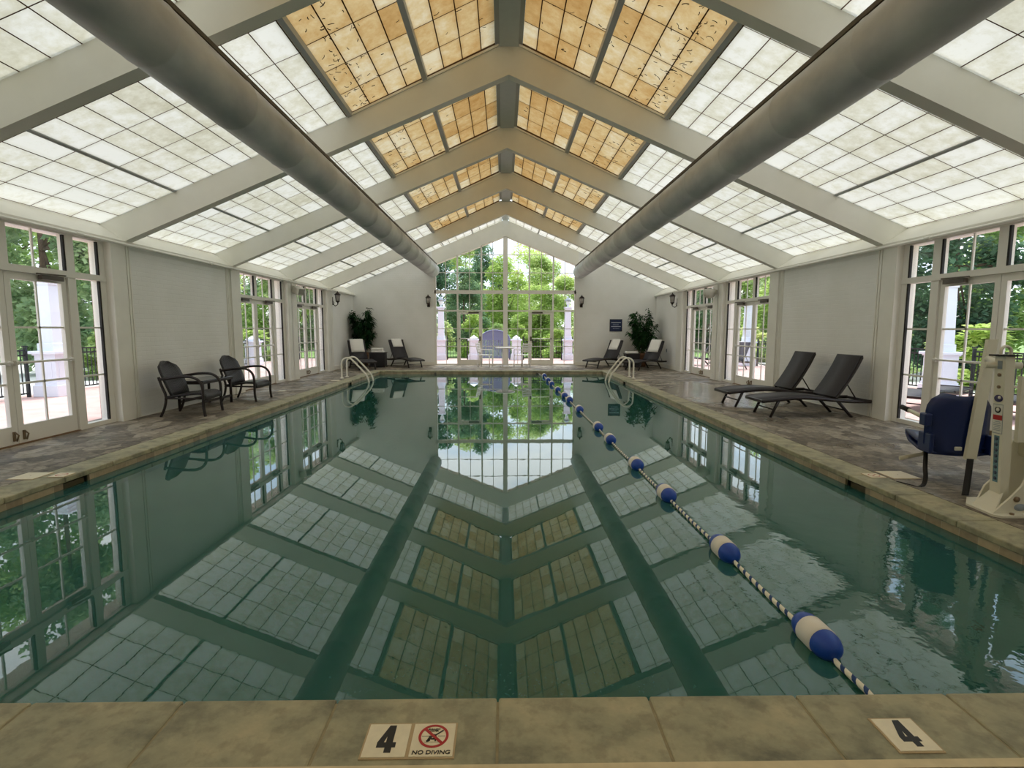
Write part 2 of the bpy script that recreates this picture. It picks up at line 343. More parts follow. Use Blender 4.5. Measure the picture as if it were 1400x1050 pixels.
# ------------------------------------------------------------------ mesh builder
class MB:
    def __init__(s): s.bm = bmesh.new(); s.uv = None
    def box(s, c, size, rz=0, rot=None, bev=0):
        r = bmesh.ops.create_cube(s.bm, size=1)
        vs = r['verts']
        mt = Matrix.Translation(c) @ (rot.to_4x4() if rot is not None else Matrix.Rotation(rz, 4, 'Z')) @ Matrix.Diagonal((*size, 1))
        bmesh.ops.transform(s.bm, matrix=mt, verts=vs)
        if bev:
            es = list({e for v in vs for e in v.link_edges})
            bmesh.ops.bevel(s.bm, geom=es, offset=bev, segments=2, affect='EDGES', profile=.5)
        return s
    def bb(s, x0, x1, y0, y1, z0, z1, bev=0):
        return s.box(((x0+x1)/2, (y0+y1)/2, (z0+z1)/2), (abs(x1-x0), abs(y1-y0), abs(z1-z0)), bev=bev)
    def tube(s, pts, r, n=10, cap=True, uv=False, flat=None):
        pts = [Vector(p) for p in pts]
        rs = r if isinstance(r, (list, tuple)) else [r]*len(pts)
        rings = []; L = 0; up = None; ls = []
        for i, p in enumerate(pts):
            t = (pts[min(i+1, len(pts)-1)] - pts[max(i-1, 0)]).normalized()
            if up is None: up = Vector((0, 0, 1)) if abs(t.z) < .9 else Vector((1, 0, 0))
            a = t.cross(up).normalized(); b = a.cross(t).normalized(); up = b
            if i: L += (p-pts[i-1]).length
            ls.append(L)
            fa, fb = (1, 1) if flat is None else flat
            rings.append([s.bm.verts.new(p + a*math.cos(2*PI*k/n)*rs[i]*fa + b*math.sin(2*PI*k/n)*rs[i]*fb) for k in range(n)])
        lay = s.bm.loops.layers.uv.verify() if uv else None
        for i in range(len(rings)-1):
            for k in range(n):
                k2 = (k+1) % n
                f = s.bm.faces.new((rings[i][k], rings[i][k2], rings[i+1][k2], rings[i+1][k])); f.smooth = True
                if uv:
                    for lp, (u_, v_) in zip(f.loops, ((ls[i], k/n), (ls[i], (k+1)/n), (ls[i+1], (k+1)/n), (ls[i+1], k/n))): lp[lay].uv = (u_, v_)
        if cap:
            s.bm.faces.new(rings[0][::-1]); s.bm.faces.new(rings[-1])
        return s
    def lathe(s, prof, c=(0, 0, 0), n=20, axis='Z', rot=None):
        c = Vector(c); rings = []
        for (r, h) in prof:
            ring = []
            for k in range(n):
                a = 2*PI*k/n
                v = Vector((r*math.cos(a), r*math.sin(a), h))
                if axis == 'Y': v = Vector((v.x, v.z, v.y))
                if axis == 'X': v = Vector((v.z, v.x, v.y))
                if rot is not None: v = rot @ v
                ring.append(s.bm.verts.new(c+v))
            rings.append(ring)
        for i in range(len(rings)-1):
            for k in range(n):
                k2 = (k+1) % n
                try:
                    f = s.bm.faces.new((rings[i][k], rings[i][k2], rings[i+1][k2], rings[i+1][k])); f.smooth = True
                except ValueError: pass
        for ring in (rings[0], rings[-1]):
            try: s.bm.faces.new(ring)
            except ValueError: pass
        return s
    def prism(s, poly, d0, d1, plane='XZ'):
        def P(a, b, d):
            return {'XZ': (a, d, b), 'YZ': (d, a, b), 'XY': (a, b, d)}[plane]
        v0 = [s.bm.verts.new(P(a, b, d0)) for a, b in poly]; v1 = [s.bm.verts.new(P(a, b, d1)) for a, b in poly]
        s.bm.faces.new(v0); s.bm.faces.new(v1[::-1])
        for i in range(len(poly)):
            j = (i+1) % len(poly); s.bm.faces.new((v0[i], v1[i], v1[j], v0[j]))
        return s
    def sheet(s, rows, thick=0, smooth=True):
        """grid surface from rows of points, given thickness along its normal"""
        V = [[s.bm.verts.new(p) for p in r] for r in rows]
        fs = []
        for i in range(len(V)-1):
            for j in range(len(V[0])-1):
                f = s.bm.faces.new((V[i][j], V[i][j+1], V[i+1][j+1], V[i+1][j])); f.smooth = smooth; fs.append(f)
        if thick:
            bmesh.ops.recalc_face_normals(s.bm, faces=fs)
            bmesh.ops.solidify(s.bm, geom=fs, thickness=thick)
        return s
    def sphere(s, c, r, scale=(1, 1, 1), seg=16):
        rr = bmesh.ops.create_uvsphere(s.bm, u_segments=seg, v_segments=max(6, seg//2), radius=r)
        bmesh.ops.transform(s.bm, matrix=Matrix.Translation(c) @ Matrix.Diagonal((*scale, 1)), verts=rr['verts'])
        for v in rr['verts']:
            for f in v.link_faces: f.smooth = True
        return s
    def build(s, name, mat, parent=None, local=False):
        me = bpy.data.meshes.new(name)
        bmesh.ops.recalc_face_normals(s.bm, faces=s.bm.faces)
        off = Vector((0, 0, 0))
        q = parent
        if parent is not None and not local:
            while q is not None: off += q.location; q = q.parent
            bmesh.ops.translate(s.bm, vec=-off, verts=s.bm.verts)
        s.bm.to_mesh(me); s.bm.free()
        me.materials.append(mat)
        o = bpy.data.objects.new(name, me); COL.objects.link(o)
        if parent is not None: o.parent = parent
        return o

def _each(mb, name, mat, parent=None, local=False):
    """every loose piece of the builder as an object of its own"""
    bm = mb.bm; bm.verts.ensure_lookup_table(); bm.verts.index_update()
    seen = set(); isl = []
    for v in bm.verts:
        if v in seen: continue
        st = [v]; seen.add(v); cur = []
        while st:
            a = st.pop(); cur.append(a)
            for e in a.link_edges:
                b = e.other_vert(a)
                if b not in seen: seen.add(b); st.append(b)
        isl.append(cur)
    out = []
    for cur in isl:
        m2 = MB(); mp = {v: m2.bm.verts.new(v.co) for v in cur}
        fs = {f for v in cur for f in v.link_faces}
        for f in fs: nf = m2.bm.faces.new([mp[v] for v in f.verts]); nf.smooth = f.smooth
        out.append(m2.build(name, mat, parent, local))
    bm.free()
    return out
MB.each = _each

def tag(o, label, cat, group=None, kind=None):
    o['label'] = label; o['category'] = cat
    if group: o['group'] = group
    if kind: o['kind'] = kind
    return o
def thing(name, label, cat, loc=(0, 0, 0), rz=0, group=None, kind=None):
    o = bpy.data.objects.new(name, None); COL.objects.link(o)
    o.empty_display_size = .1; o.location = loc; o.rotation_euler = (0, 0, rz)
    return tag(o, label, cat, group, kind)
def struct(mb, name, mat, label, cat): return tag(mb.build(name, mat), label, cat, kind='structure')
def dup(root, loc, rz, label, group=None):
    def cp(o, par):
        c = o.copy(); COL.objects.link(c)
        if par is not None: c.parent = par
        for ch in list(o.children): cp(ch, c)
        return c
    r = cp(root, None); r.location = loc; r.rotation_euler = (0, 0, rz); r['label'] = label
    if group: r['group'] = group
    return r
ORD = ['first', 'second', 'third', 'fourth', 'fifth', 'sixth', 'seventh', 'eighth', 'ninth', 'tenth', 'eleventh', 'twelfth', 'thirteenth', 'fourteenth', 'fifteenth', 'sixteenth', 'seventeenth', 'eighteenth', 'nineteenth', 'twentieth', 'twenty-first']

# ------------------------------------------------------------------ dimensions
X0 = .08                       # building axis
HW = 5.70                      # half width to the inner wall face
YB = 19.9                      # back wall inner face
YF = -1.35                     # front wall inner face (behind the camera)
BEAMS = [4.88+3.05*k for k in range(-2, 5)]
BT = .15                       # beam thickness
zb = lambda r: 4.99-.42*r      # underside of beams
zp = lambda r: zb(r)+.385      # white roof sheet
zs = lambda r: zp(r)+.045+.10*(1-r/RS)       # raised amber sheet
RS = 2.28                      # outer edge of skylights
LX, RX, NY, FY = -4.02, 3.25, 1.815, 17.12   # pool lip
ZW = -.11                      # water level
X = lambda s, r: X0+s*r
SIDE = {-1: 'left', 1: 'right'}

# ------------------------------------------------------------------ floor, pool
mb = MB(); CW = .31
mb.bb(X0-HW-.5, LX-CW, YF-.3, YB+.32, -.14, 0); mb.bb(RX+CW, X0+HW+.5, YF-.3, YB+.32, -.14, 0)
mb.bb(LX-CW, RX+CW, YF-.3, NY-CW, -.14, 0); mb.bb(LX-CW, RX+CW, FY+CW, YB+.32, -.14, 0)
struct(mb, 'floor', M['deck'], 'brown stamped flagstone deck around the indoor pool', 'floor')

mb = MB(); g = .006
def slab_run_x(xs, y0, y1, lip):       # slabs laid side by side along x
    for i in range(len(xs)-1):
        sk = [random.uniform(-.02, .02) for _ in range(2)]
        mb.bb(xs[i]+g/2, xs[i+1]-g/2, y0, y1, -.05, .0, bev=.009)
xs = [LX-CW]; 
near = [-3.46, -2.88, -2.30, -1.72, -1.17, -.61, -.02, .54, 1.09, 1.66, 2.22, 2.75]
slab_run_x([LX-CW]+near+[RX+CW], NY-CW, NY, 1)
k = 13; slab_run_x([LX-CW+(RX-LX+2*CW)*i/k for i in range(k+1)], FY, FY+CW, -1)
k = 26
for i in range(k):
    a = NY+(FY-NY)*i/k; b = NY+(FY-NY)*(i+1)/k
    mb.bb(LX-CW, LX, a+g/2, b-g/2, -.05, 0, bev=.009); mb.bb(RX, RX+CW, a+g/2, b-g/2, -.05, 0, bev=.009)
cop = struct(mb, 'pool_coping', M['coping'], 'mottled brown stone coping slabs around the pool edge', 'coping')
mb = MB()
mb.bb(LX-CW, RX+CW, NY-CW, NY-.02, -.055, -.005); mb.bb(LX-CW, RX+CW, FY+.02, FY+CW, -.055, -.005)
mb.bb(LX-CW, LX-.02, NY-.02, FY+.02, -.055, -.005); mb.bb(RX+.02, RX+CW, NY-.02, FY+.02, -.055, -.005)
mb.build('joint_mortar', M['grout'], cop)
mb = MB(); mb.bb(LX-CW-.2, RX+CW+.2, NY-CW-.028, NY-CW+.004, -.02, .004)
mb.build('border_strip', principled('border_strip', srgb(216, 200, 164), .8, noise=.1, nscale=12), cop)

SKIM = [(-1, 4.75, 5.06), (-1, 13.66, 13.98), (1, 4.55, 4.83), (1, 13.86, 14.18)]
mb = MB(); zt0, zt1 = -.30, -.052
mb.bb(LX-.12, RX+.12, NY-.14, NY-.02, zt0, zt1); mb.bb(LX-.12, RX+.12, FY+.02, FY+.14, zt0, zt1)
for s, xf in ((-1, LX-.02), (1, RX+.02)):
    y = NY-.02
    for (ss, a, b) in SKIM+[(s, FY+.02, FY+.02)]:
        if ss != s: continue
        mb.bb(xf, xf+s*.1, y, a, zt0, zt1); y = b
struct(mb, 'waterline_tiles', M['tile_band'], 'band of tan ceramic tiles at the pool waterline', 'tiles')
mb = MB(); zf = -1.35
mb.bb(LX-.3, RX+.3, NY-.3, FY+.3, zf-.1, zf)
mb.bb(LX-.30, LX-.12, NY-.3, FY+.3, zf, -.14); mb.bb(RX+.12, RX+.30, NY-.3, FY+.3, zf, -.14)
mb.bb(LX-.12, LX-.02, NY-.1, FY+.1, zf, -.30); mb.bb(RX+.02, RX+.12, NY-.1, FY+.1, zf, -.30)
mb.bb(LX-.1, RX+.1, NY-.14, NY-.02, zf, -.30); mb.bb(LX-.1, RX+.1, FY+.02, FY+.14, zf, -.30)
struct(mb, 'pool_basin', M['plaster'], 'pale teal plaster walls and floor of the pool under water', 'pool')
mb = MB(); mb.sheet([[(LX-.019, NY-.019, ZW), (RX+.019, NY-.019, ZW)], [(LX-.019, FY+.019, ZW), (RX+.019, FY+.019, ZW)]])
w = mb.build('pool_water', M['water']); tag(w, 'still teal green pool water mirroring the roof', 'water', kind='stuff')
for (s, a, b), lb in zip(SKIM, ['dark skimmer opening in the tile band, left side near the front', 'dark skimmer opening in the tile band by the left handrail',
                                'dark skimmer opening in the tile band below the pool lift tiles', 'dark skimmer opening in the tile band by the right handrail']):
    xf = LX-.02 if s < 0 else RX+.02
    t = thing('pool_skimmer', lb, 'skimmer', (xf, (a+b)/2, zt0))
    m_ = MB(); m_.bb(xf+s*.095, xf+s*.118, a, b, zt0, zt1-.01); m_.bb(xf+s*.02, xf+s*.1, a, a+.012, zt0, zt1-.01); m_.bb(xf+s*.02, xf+s*.1, b-.012, b, zt0, zt1-.01); m_.bb(xf+s*.02, xf+s*.1, a, b, zt0, zt0+.03)
    m_.build('throat', M['dark_hole'], t)
    m_ = MB(); m_.box((xf+s*.05, (a+b)/2, ZW-.02), (.012, b-a-.03, .10)); m_.build('weir_flap', principled('weir', srgb(96, 84, 60), .6), t)
for px, lb in ((-2.22, 'small dark return fitting in the far pool wall, left one'), (1.10, 'small dark return fitting in the far pool wall, by the rope end')):
    m_ = MB(); m_.lathe([(.0, -.03), (.032, -.03), (.032, 0), (.02, 0), (.018, -.015), (0, -.015)], (px, FY+.005, -.085), 14, 'Y')
    tag(m_.build('inlet_fitting', M['dark_metal']), lb, 'fitting')

# deck marker tiles ---------------------------------------------------------
def text_mesh(txt, size, mat, name, parent, loc, bold=0, sx=1, shear=0, rx=0, depth=.0008):
    cu = bpy.data.curves.new(name, 'FONT'); cu.body = txt; cu.size = size; cu.offset = bold; cu.extrude = depth
    cu.align_x = 'CENTER'; cu.align_y = 'CENTER'; cu.shear = shear
    tmp = bpy.data.objects.new(name+'_tmp', cu); COL.objects.link(tmp)
    dg = bpy.context.evaluated_depsgraph_get(); dg.update()
    me = bpy.data.meshes.new_from_object(tmp.evaluated_get(dg)); bpy.data.objects.remove(tmp)
    me.transform(Matrix.Diagonal((sx, 1, 1, 1)))
    if rx: me.transform(Matrix.Rotation(rx, 4, 'X'))
    me.transform(Matrix.Translation(loc)); me.materials.clear(); me.materials.append(mat); me.name = name
    o = bpy.data.objects.new(name, me); COL.objects.link(o); o.parent = parent
    return o
def tile_base(t, sz=.152, rz=0):
    m_ = MB(); m_.box((0, 0, .0015), (sz, sz, .003)); m_.build('grout_border', M['tile_edge'], t, True)
    m_ = MB(); m_.box((0, 0, .0035), (sz-.012, sz-.012, .004), bev=.001); m_.build('tile_face', M['tile_white'], t, True)
def numeral4(t):
    m_ = MB(); z0, z1 = .0056, .0063; k = .062
    P = lambda pts: m_.prism([(a*k, b*k) for a, b in pts], z0, z1, 'XY')
    P([(-.02, 1), (.34, 1), (.34, -.86), (-.02, -.86)])                 # stem
    P([(-.48, -.52), (-.02, -.52), (-.02, -.18), (-.48, -.18)]); P([(.34, -.52), (.52, -.52), (.52, -.18), (.34, -.18)])
    P([(-.48, -.18), (-.14, -.18), (-.02, .25), (-.02, 1)])
    m_.build('numeral', M['ink'], t, True)
t = thing('deck_marker_tile', 'cream square tile with a black 4, beside the NO DIVING tile', 'tile', (-.385, 1.61, 0)); tile_base(t); numeral4(t)
t = thing('deck_marker_tile', 'cream NO DIVING tile with a red prohibition ring', 'tile', (-.233, 1.61, 0)); tile_base(t)
m_ = MB(); z0 = .0056
n_ = 40; ro, ri, cy = .050, .0415, .014
for k in range(n_):
    a0, a1 = 2*PI*k/n_, 2*PI*(k+1)/n_
    m_.prism([(ro*math.cos(a0), cy+ro*math.sin(a0)), (ro*math.cos(a1), cy+ro*math.sin(a1)), (ri*math.cos(a1), cy+ri*math.sin(a1)), (ri*math.cos(a0), cy+ri*math.sin(a0))], z0, z0+.0008, 'XY')
m_.box((0, cy, z0+.0006), (.088, .0095, .001), rz=-PI/4); m_.build('prohibition_ring', M['red'], t, True)
m_ = MB(); zz = z0+.0002
m_.box((.018, cy+.014, zz), (.034, .005, .0006), rz=.72); m_.box((.002, cy+.001, zz), (.012, .012, .0006), rz=.6)
m_.box((-.012, cy-.010, zz), (.010, .022, .0006), rz=-.4); m_.box((.002, cy-.012, zz), (.018, .007, .0006)); m_.box((.008, cy-.017, zz), (.005, .010, .0006)); m_.box((-.016, cy-.020, zz), (.012, .007, .0006), rz=.4)
m_.box((-.025, cy, zz-.0001), (.028, .0015, .0004)); m_.box((.027, cy, zz-.0001), (.024, .0015, .0004)); m_.box((-.002, cy-.026, zz-.0001), (.052, .0012, .0004))
m_.build('diver_figure', M['ink'], t, True)
text_mesh('SHALLOW', .0085, M['ink'], 'lettering', t, (0, cy+.029, z0+.0006), .0002); text_mesh('WATER', .0085, M['ink'], 'lettering', t, (0, cy+.0215, z0+.0006), .0002)
text_mesh('NO DIVING', .0215, M['ink'], 'lettering', t, (0, -.055, z0+.0006), .0003, 1.1, .08)
t = thing('deck_marker_tile', 'cream square tile with a black 4, at the right end of the near coping', 'tile', (1.355, 1.61, 0)); tile_base(t); numeral4(t)
for (x, y, sz, lb) in ((-4.37, 4.80, .24, 'large plain cream tile on the left deck above the skimmer'), (3.71, 4.75, .26, 'large plain cream tile on the right deck by the lift strap')):
    t = thing('cover_tile', lb, 'tile', (x, y, 0)); tile_base(t, sz)
    m_ = MB(); m_.lathe([(0, .0056), (.006, .0056), (.006, .0062), (0, .0062)], n=10); m_.build('lift_hole', M['tile_edge'], t, True)
for (x, y, lb) in ((-4.11, 4.83, 'small worn pinkish warning tile on the left coping above the skimmer'), (3.47, 4.73, 'small worn pinkish warning tile on the right coping by the big cream tile')):
    t = thing('deck_marker_tile', lb, 'tile', (x, y, 0)); tile_base(t, .15)
    m_ = MB()
    for k in range(24):
        a0, a1 = 2*PI*k/24, 2*PI*(k+1)/24
        m_.prism([(.05*math.cos(a0), .05*math.sin(a0)), (.05*math.cos(a1), .05*math.sin(a1)), (.04*math.cos(a1), .04*math.sin(a1)), (.04*math.cos(a0), .04*math.sin(a0))], .0056, .0062, 'XY')
    m_.box((0, 0, .006), (.085, .009, .001), rz=.7); m_.build('worn_ring', principled('worn_red', srgb(196, 140, 118), .6), t, True)
for (x, y, sx, sy, lb) in ((-4.42, 13.80, .22, .22, 'white skimmer lid on the left deck beside the handrail'), (3.66, 13.95, .26, .26, 'white skimmer lid on the right deck beside the handrail'), (-4.85, 11.5, .16, .16, 'small white drain lid on the left deck past the armchairs')):
    t = thing('access_cover', lb, 'lid', (x, y, 0)); tile_base(t, sx)

# ------------------------------------------------------------------ walls
WT = .42
pier_out = []
def wallpiece(name, mat, label, parts):
    m_ = MB()
    for p in parts: m_.bb(*p)
    return struct(m_, name, mat, label, 'wall')
for s in (-1, 1):
    side = SIDE[s]
    xi = lambda r, s=s: X(s, r)
    parts = []; out = []; piers = []; trimw = []
    bays_door = [4.88, 10.98, 14.03]
    solid = [(YF-.3, 4.88+.05), (7.98, 10.98+.05), (17.10, YB+.3)]
    for a, b in solid: parts.append((xi(HW), xi(HW+.2), a, b, 0, 2.6)); out.append((xi(HW+.2), xi(HW+WT), a-.1, b+.1, -.3, 2.6))
    wl = wallpiece('wall_'+side, M['painted_brick'], f'off-white painted brick wall along the {side} side of the pool hall', parts)
    m_ = MB()
    for p in out: m_.bb(*p)
    m_.build('outer_brick', M['red_brick'], wl)
    # pilasters with fluted edges at each door bay, white reveals
    m_ = MB(); fl = MB()
    for y0 in bays_door:
        for a, b in ((y0-.0, y0+.34), (y0+2.80, y0+3.05)):
            m_.bb(xi(HW-.05), xi(HW+.22), a, b+.02, 0, 2.62)
            m_.bb(xi(HW+.12), xi(HW+.30), a+.05, b-.02, -.05, 2.6)
    for y in (7.93+.08, 10.98-.10, 4.88-.1):
        for q in range(4): fl.bb(xi(HW-.02-.008*(q % 2)), xi(HW+.05), y+q*.028-.02, y+q*.028+.004, 0, 2.62)
        fl.bb(xi(HW-.012), xi(HW+.05), y-.03, y+.1, 0, 2.62)
    m_.bb(xi(HW+.3), xi(HW+WT), 13.84, 14.30, -.05, 2.59)
    m_.bb(xi(HW-.05), xi(HW+.22), 17.08, 17.34, 0, 2.62)
    tr = struct(m_, 'trim_1' if s < 0 else 'trim_2', M['white_paint'], f'cream painted pilasters framing the doors on the {side} wall', 'trim')
    fl.build('fluting', M['white_paint'], tr)
    # eave board
    m_ = MB(); m_.prism([(xi(HW-.09), 2.59), (xi(HW-.09), 2.63), (xi(HW+.27), zp(HW+.27)+.004), (xi(HW+.40), zp(HW+.40)+.02), (xi(HW+.40), 2.59)], YF, YB, 'XZ')
    struct(m_, 'trim_3' if s < 0 else 'trim_4', M['beam_paint'], f'cream eave board above the doors on the {side} side', 'trim')
    m_ = MB(); m_.bb(xi(HW-.025), xi(HW), 17.34, YB, 0, .13); m_.bb(xi(HW-.018), xi(HW), 8.12, 10.86, 0, .012)
    struct(m_, 'baseboard_'+side, M['white_paint'], f'low white baseboard at the far end of the {side} wall', 'baseboard')

# back wall
WX0, WX1 = X0-2.68, X0+2.66
gz = lambda r: 4.79-.395*r
for s, side in ((-1, 'back_left'), (1, 'back_right')):
    xe = WX0 if s < 0 else WX1
    m_ = MB(); m_.prism([(xe, -.1), (X(s, HW+.3), -.1), (X(s, HW+.3), zp(HW+.3)+.2), (xe, zp(abs(xe-X0))+.2)], YB, YB+.2)
    wl = struct(m_, 'wall_'+side, M['painted_brick'], f'off-white painted brick end wall {"left" if s<0 else "right"} of the gable window', 'wall')
    m_ = MB(); m_.prism([(xe, -.1), (X(s, HW+.42), -.1), (X(s, HW+.42), zp(HW+.42)+.3), (xe, zp(abs(xe-X0))+.3)], YB+.2, YB+.36)
    m_.build('outer_brick', M['red_brick'], wl)
    m_ = MB(); m_.bb(xe-s*.0, X(s, HW), YB-.022, YB, 0, .12)
    struct(m_, 'baseboard_'+side, M['white_paint'], f'white baseboard along the end wall {"left" if s<0 else "right"} of the gable window', 'baseboard')
m_ = MB()
m_.prism([(X0, gz(0)), (X0-2.72, gz(2.72)), (X0-2.72, zp(2.72)+.02), (X0, zp(0)+.02)], YB-.06, YB+.3)
m_.prism([(X0, gz(0)), (X0+2.72, gz(2.72)), (X0+2.72, zp(2.72)+.02), (X0, zp(0)+.02)], YB-.06, YB+.3)
struct(m_, 'gable_beam', M['beam_paint'], 'cream gable beam sloping over the far end window', 'beam')
m_ = MB(); m_.prism([(X0-HW-.4, -.1), (X0+HW+.4, -.1), (X0+HW+.4, zp(HW+.4)+.4), (X0, zp(0)+.6), (X0-HW-.4, zp(HW+.4)+.4)], YF-.25, YF)
struct(m_, 'wall_front', M['painted_brick'], 'off-white painted end wall behind the viewer', 'wall')

# ------------------------------------------------------------------ roof
for i, y0 in enumerate(BEAMS):
    m_ = MB(); tr = MB()
    for s in (-1, 1):
        m_.prism([(X0, zb(0)), (X(s, HW+.30), zb(HW+.30)), (X(s, HW+.30), zp(HW+.30)+.06), (X(s, RS), zp(RS)+.06), (X(s, RS), zb(RS)+.40), (X0, zb(0)+.475)], y0, y0+BT)
        # ledge moulding under the skylight edge
        if 2 <= i:
            tr.prism([(X(s, .15), zb(.15)+.44), (X(s, RS-.02), zb(RS-.02)+.368), (X(s, RS-.02), zb(RS-.02)+.398), (X(s, .15), zb(.15)+.472)], y0-.02, y0+.04)
    nth = {0: 'behind the viewer', 1: 'directly overhead by the viewer', 2: 'nearest in view', 3: 'second in view', 4: 'third in view', 5: 'fourth in view', 6: 'farthest, next to the gable window'}[i]
    b = struct(m_, 'roof_beam', M['beam_paint'], f'cream peaked roof beam across the hall, {nth}', 'beam')
    if 2 <= i: tr.build('ledge_moulding', M['beam_paint'], b)
    else: tr.bm.free()
m_ = MB(); m_.bb(X0-.135, X0+.135, YF, YB, 5.37, 5.85)
rg = struct(m_, 'ridge_beam', M['ridge_metal'], 'grey ridge beam running along the roof peak', 'beam')
m_ = MB(); m_.bb(X0-.20, X0-.137, YF, 17.1, 5.43, 5.80); m_.bb(X0+.137, X0+.20, YF, 17.1, 5.43, 5.80); m_.build('ridge_trim', M['grey_metal'], rg)

def roof_quad(s, r0, r1, ya, yb, zf, name, mat, parent=None):
    bm = bmesh.new(); lay = bm.loops.layers.uv.verify()
    vs = [bm.verts.new((X(s, r), y, zf(r))) for r, y in ((r0, ya), (r1, ya), (r1, yb), (r0, yb))]
    f = bm.faces.new(vs)
    y0 = ya0
    for lp, (r, y) in zip(f.loops, ((r0, ya), (r1, ya), (r1, yb), (r0, yb))): lp[lay].uv = (y-y0, r)
    m2 = MB(); m2.bm.free(); m2.bm = bm
    return m2.build(name, mat, parent)
nb = ['behind the viewer', 'overhead, by the viewer', 'first bay in view', 'second bay in view', 'third bay in view', 'fourth bay in view', 'last bay, by the gable window']
lit = MB()
for i, y0 in enumerate(BEAMS):
    ya0 = y0; ya = y0+BT*.5; yb = (BEAMS[i+1]+BT*.5) if i < len(BEAMS)-1 else YB
    for s in (-1, 1):
        last = i == len(BEAMS)-1
        inner = .13 if last else RS
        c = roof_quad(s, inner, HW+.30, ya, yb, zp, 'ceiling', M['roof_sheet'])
        tag(c, f'white gridded translucent roof panels, {SIDE[s]} slope, {nb[i]}', 'ceiling', kind='structure')
        m_ = MB(); r = 4.84
        m_.prism([(X(s, r-.018), zp(r-.018)-.012), (X(s, r+.018), zp(r+.018)-.012), (X(s, r+.018), zp(r+.018)+.02), (X(s, r-.018), zp(r-.018)+.02)], ya, yb)
        if last:
            for r in (RS, 1.2): m_.prism([(X(s, r-.012), zp(r-.012)-.012), (X(s, r+.012), zp(r+.012)-.012), (X(s, r+.012), zp(r+.012)+.02), (X(s, r-.012), zp(r-.012)+.02)], ya, yb)
        m_.build('purlin', M['grey_metal'], c)
        if not last:
            t = thing('skylight', f'amber stained raised skylight, {SIDE[s]} of the ridge, {nb[i]}', 'skylight', (X(s, 1.2), (ya+yb)/2, zp(1.2)), kind='structure')
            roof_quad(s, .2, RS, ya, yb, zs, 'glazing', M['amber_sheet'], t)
            m_ = MB()
            q = lambda ra, rb, dza, dzb: m_.prism([(X(s, ra), zp(ra)+dza), (X(s, rb), zp(rb)+dza), (X(s, rb), zp(rb)+dzb), (X(s, ra), zp(ra)+dzb)], ya, yb)
            q(RS-.025, RS+.025, -.025, .05); q(RS-.01, RS+.06, .005, .05)
            q(1.2-.032, 1.2+.032, .02, .10)
            m_.build('frame', M['grey_metal'], t)
            m_ = MB()
            for yy, w_ in ((ya, .05), (yb-.05, .05)):
                m_.prism([(X(s, .2), zs(.2)-.075), (X(s, RS-.02), zs(RS-.02)-.04), (X(s, RS-.02), zs(RS-.02)+.02), (X(s, .2), zs(.2)+.02)], yy, yy+w_)
            m_.build('end_curb', principled('curb_brown', srgb(96, 74, 54), .8, noise=.25, nscale=12) if 'curb_brown' not in bpy.data.materials else bpy.data.materials['curb_brown'], t)
            if i >= 2:
                for _ in range(130 if i == 2 else 60):
                    r = random.choice((random.uniform(1.9, 2.22), random.uniform(.25, 2.2), random.uniform(1.7, 2.22)))
                    y = random.uniform(ya+.1, yb-.1); a = random.uniform(0, 2*PI); L = random.uniform(.03, .085); cv = random.uniform(-1.2, 1.2)
                    pts = []
                    for q_ in range(4):
                        pts.append((X(s, r), y, zs(r)-.008)); r += math.cos(a)*L/3; y += math.sin(a)*L/3; a += cv*.5
                    if all(.22 < abs(p[0]-X0) < RS-.05 for p in pts): lit.tube(pts, random.uniform(.0024, .0050), 5)
tag(lit.build('leaf_litter', M['litter']), 'dark twigs and curled leaf bits scattered on the amber skylights', 'debris', kind='stuff')
# opaque strip beyond the eaves closing the roof edge
# ducts ---------------------------------------------------------------------
for s, dx, dz in ((-1, -2.62, 3.53), (1, 2.86, 3.49)):
    t = thing('air_duct', f'long round grey air duct hung under the {SIDE[s]} roof slope', 'duct', (dx, 9, dz))
    m_ = MB(); prof = [(0, YF+.05), (.25, YF+.05)]
    y = YF+.6
    while y < YB-.4:
        prof += [(.25, y-.02), (.254, y-.012), (.254, y+.012), (.25, y+.02)]; y += 1.22
    prof += [(.25, YB-.06), (.235, YB-.03), (0, YB-.03)]
    m_.lathe(prof, (dx, 0, dz), 40, 'Y'); m_.build('duct_tube', M['duct_metal'], t)
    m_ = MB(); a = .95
    m_.box((dx-s*(.25*math.cos(a)+.012), 9.2, dz+.25*math.sin(a)+.012), (.03, 21, .04)); m_.build('edge_strip', principled('duct_strip', srgb(86, 78, 66), .6, noise=.2) if s < 0 else bpy.data.materials['duct_strip'], t)  # thin dark brown strip along the duct's upper inner edge
    m_ = MB()
    for y0 in BEAMS: m_.bb(dx-.012, dx+.012, y0+.06, y0+.09, dz+.24, zb(abs(dx-X0)))
    m_.each('hanger', M['dark_metal'], t)
# eave conduits -----------------------------------------------------------------
for s in (-1, 1):
    t = thing('eave_pipe', f'thin white pipe running under the eave along the {SIDE[s]} wall', 'pipe', (X(s, HW-.16), 9, 2.56))
    m_ = MB(); m_.tube([(X(s, HW-.16), YF+.05, 2.565), (X(s, HW-.16), 17.25, 2.565)], .021, 10); m_.build('pipe_run', M['white_paint'], t)
    m_ = MB()
    for y in (.9, 3.95, 7.0, 10.05, 13.1, 16.1): m_.tube([(X(s, HW-.16), y-.05, 2.565), (X(s, HW-.16), y+.05, 2.565)], .028, 10)
    m_.each('coupling', M['white_paint'], t)
    m_ = MB(); m_.tube([(X(s, HW-.16), 17.25, 2.565), (X(s, HW-.13), 17.8, 2.53), (X(s, HW-.1), 18.6, 2.50), (X(s, HW-.06), 19.5, 2.56), (X(s, HW-.05), YB-.02, 2.6)], .006, 6); m_.build('loose_wire', M['white_paint'], t)

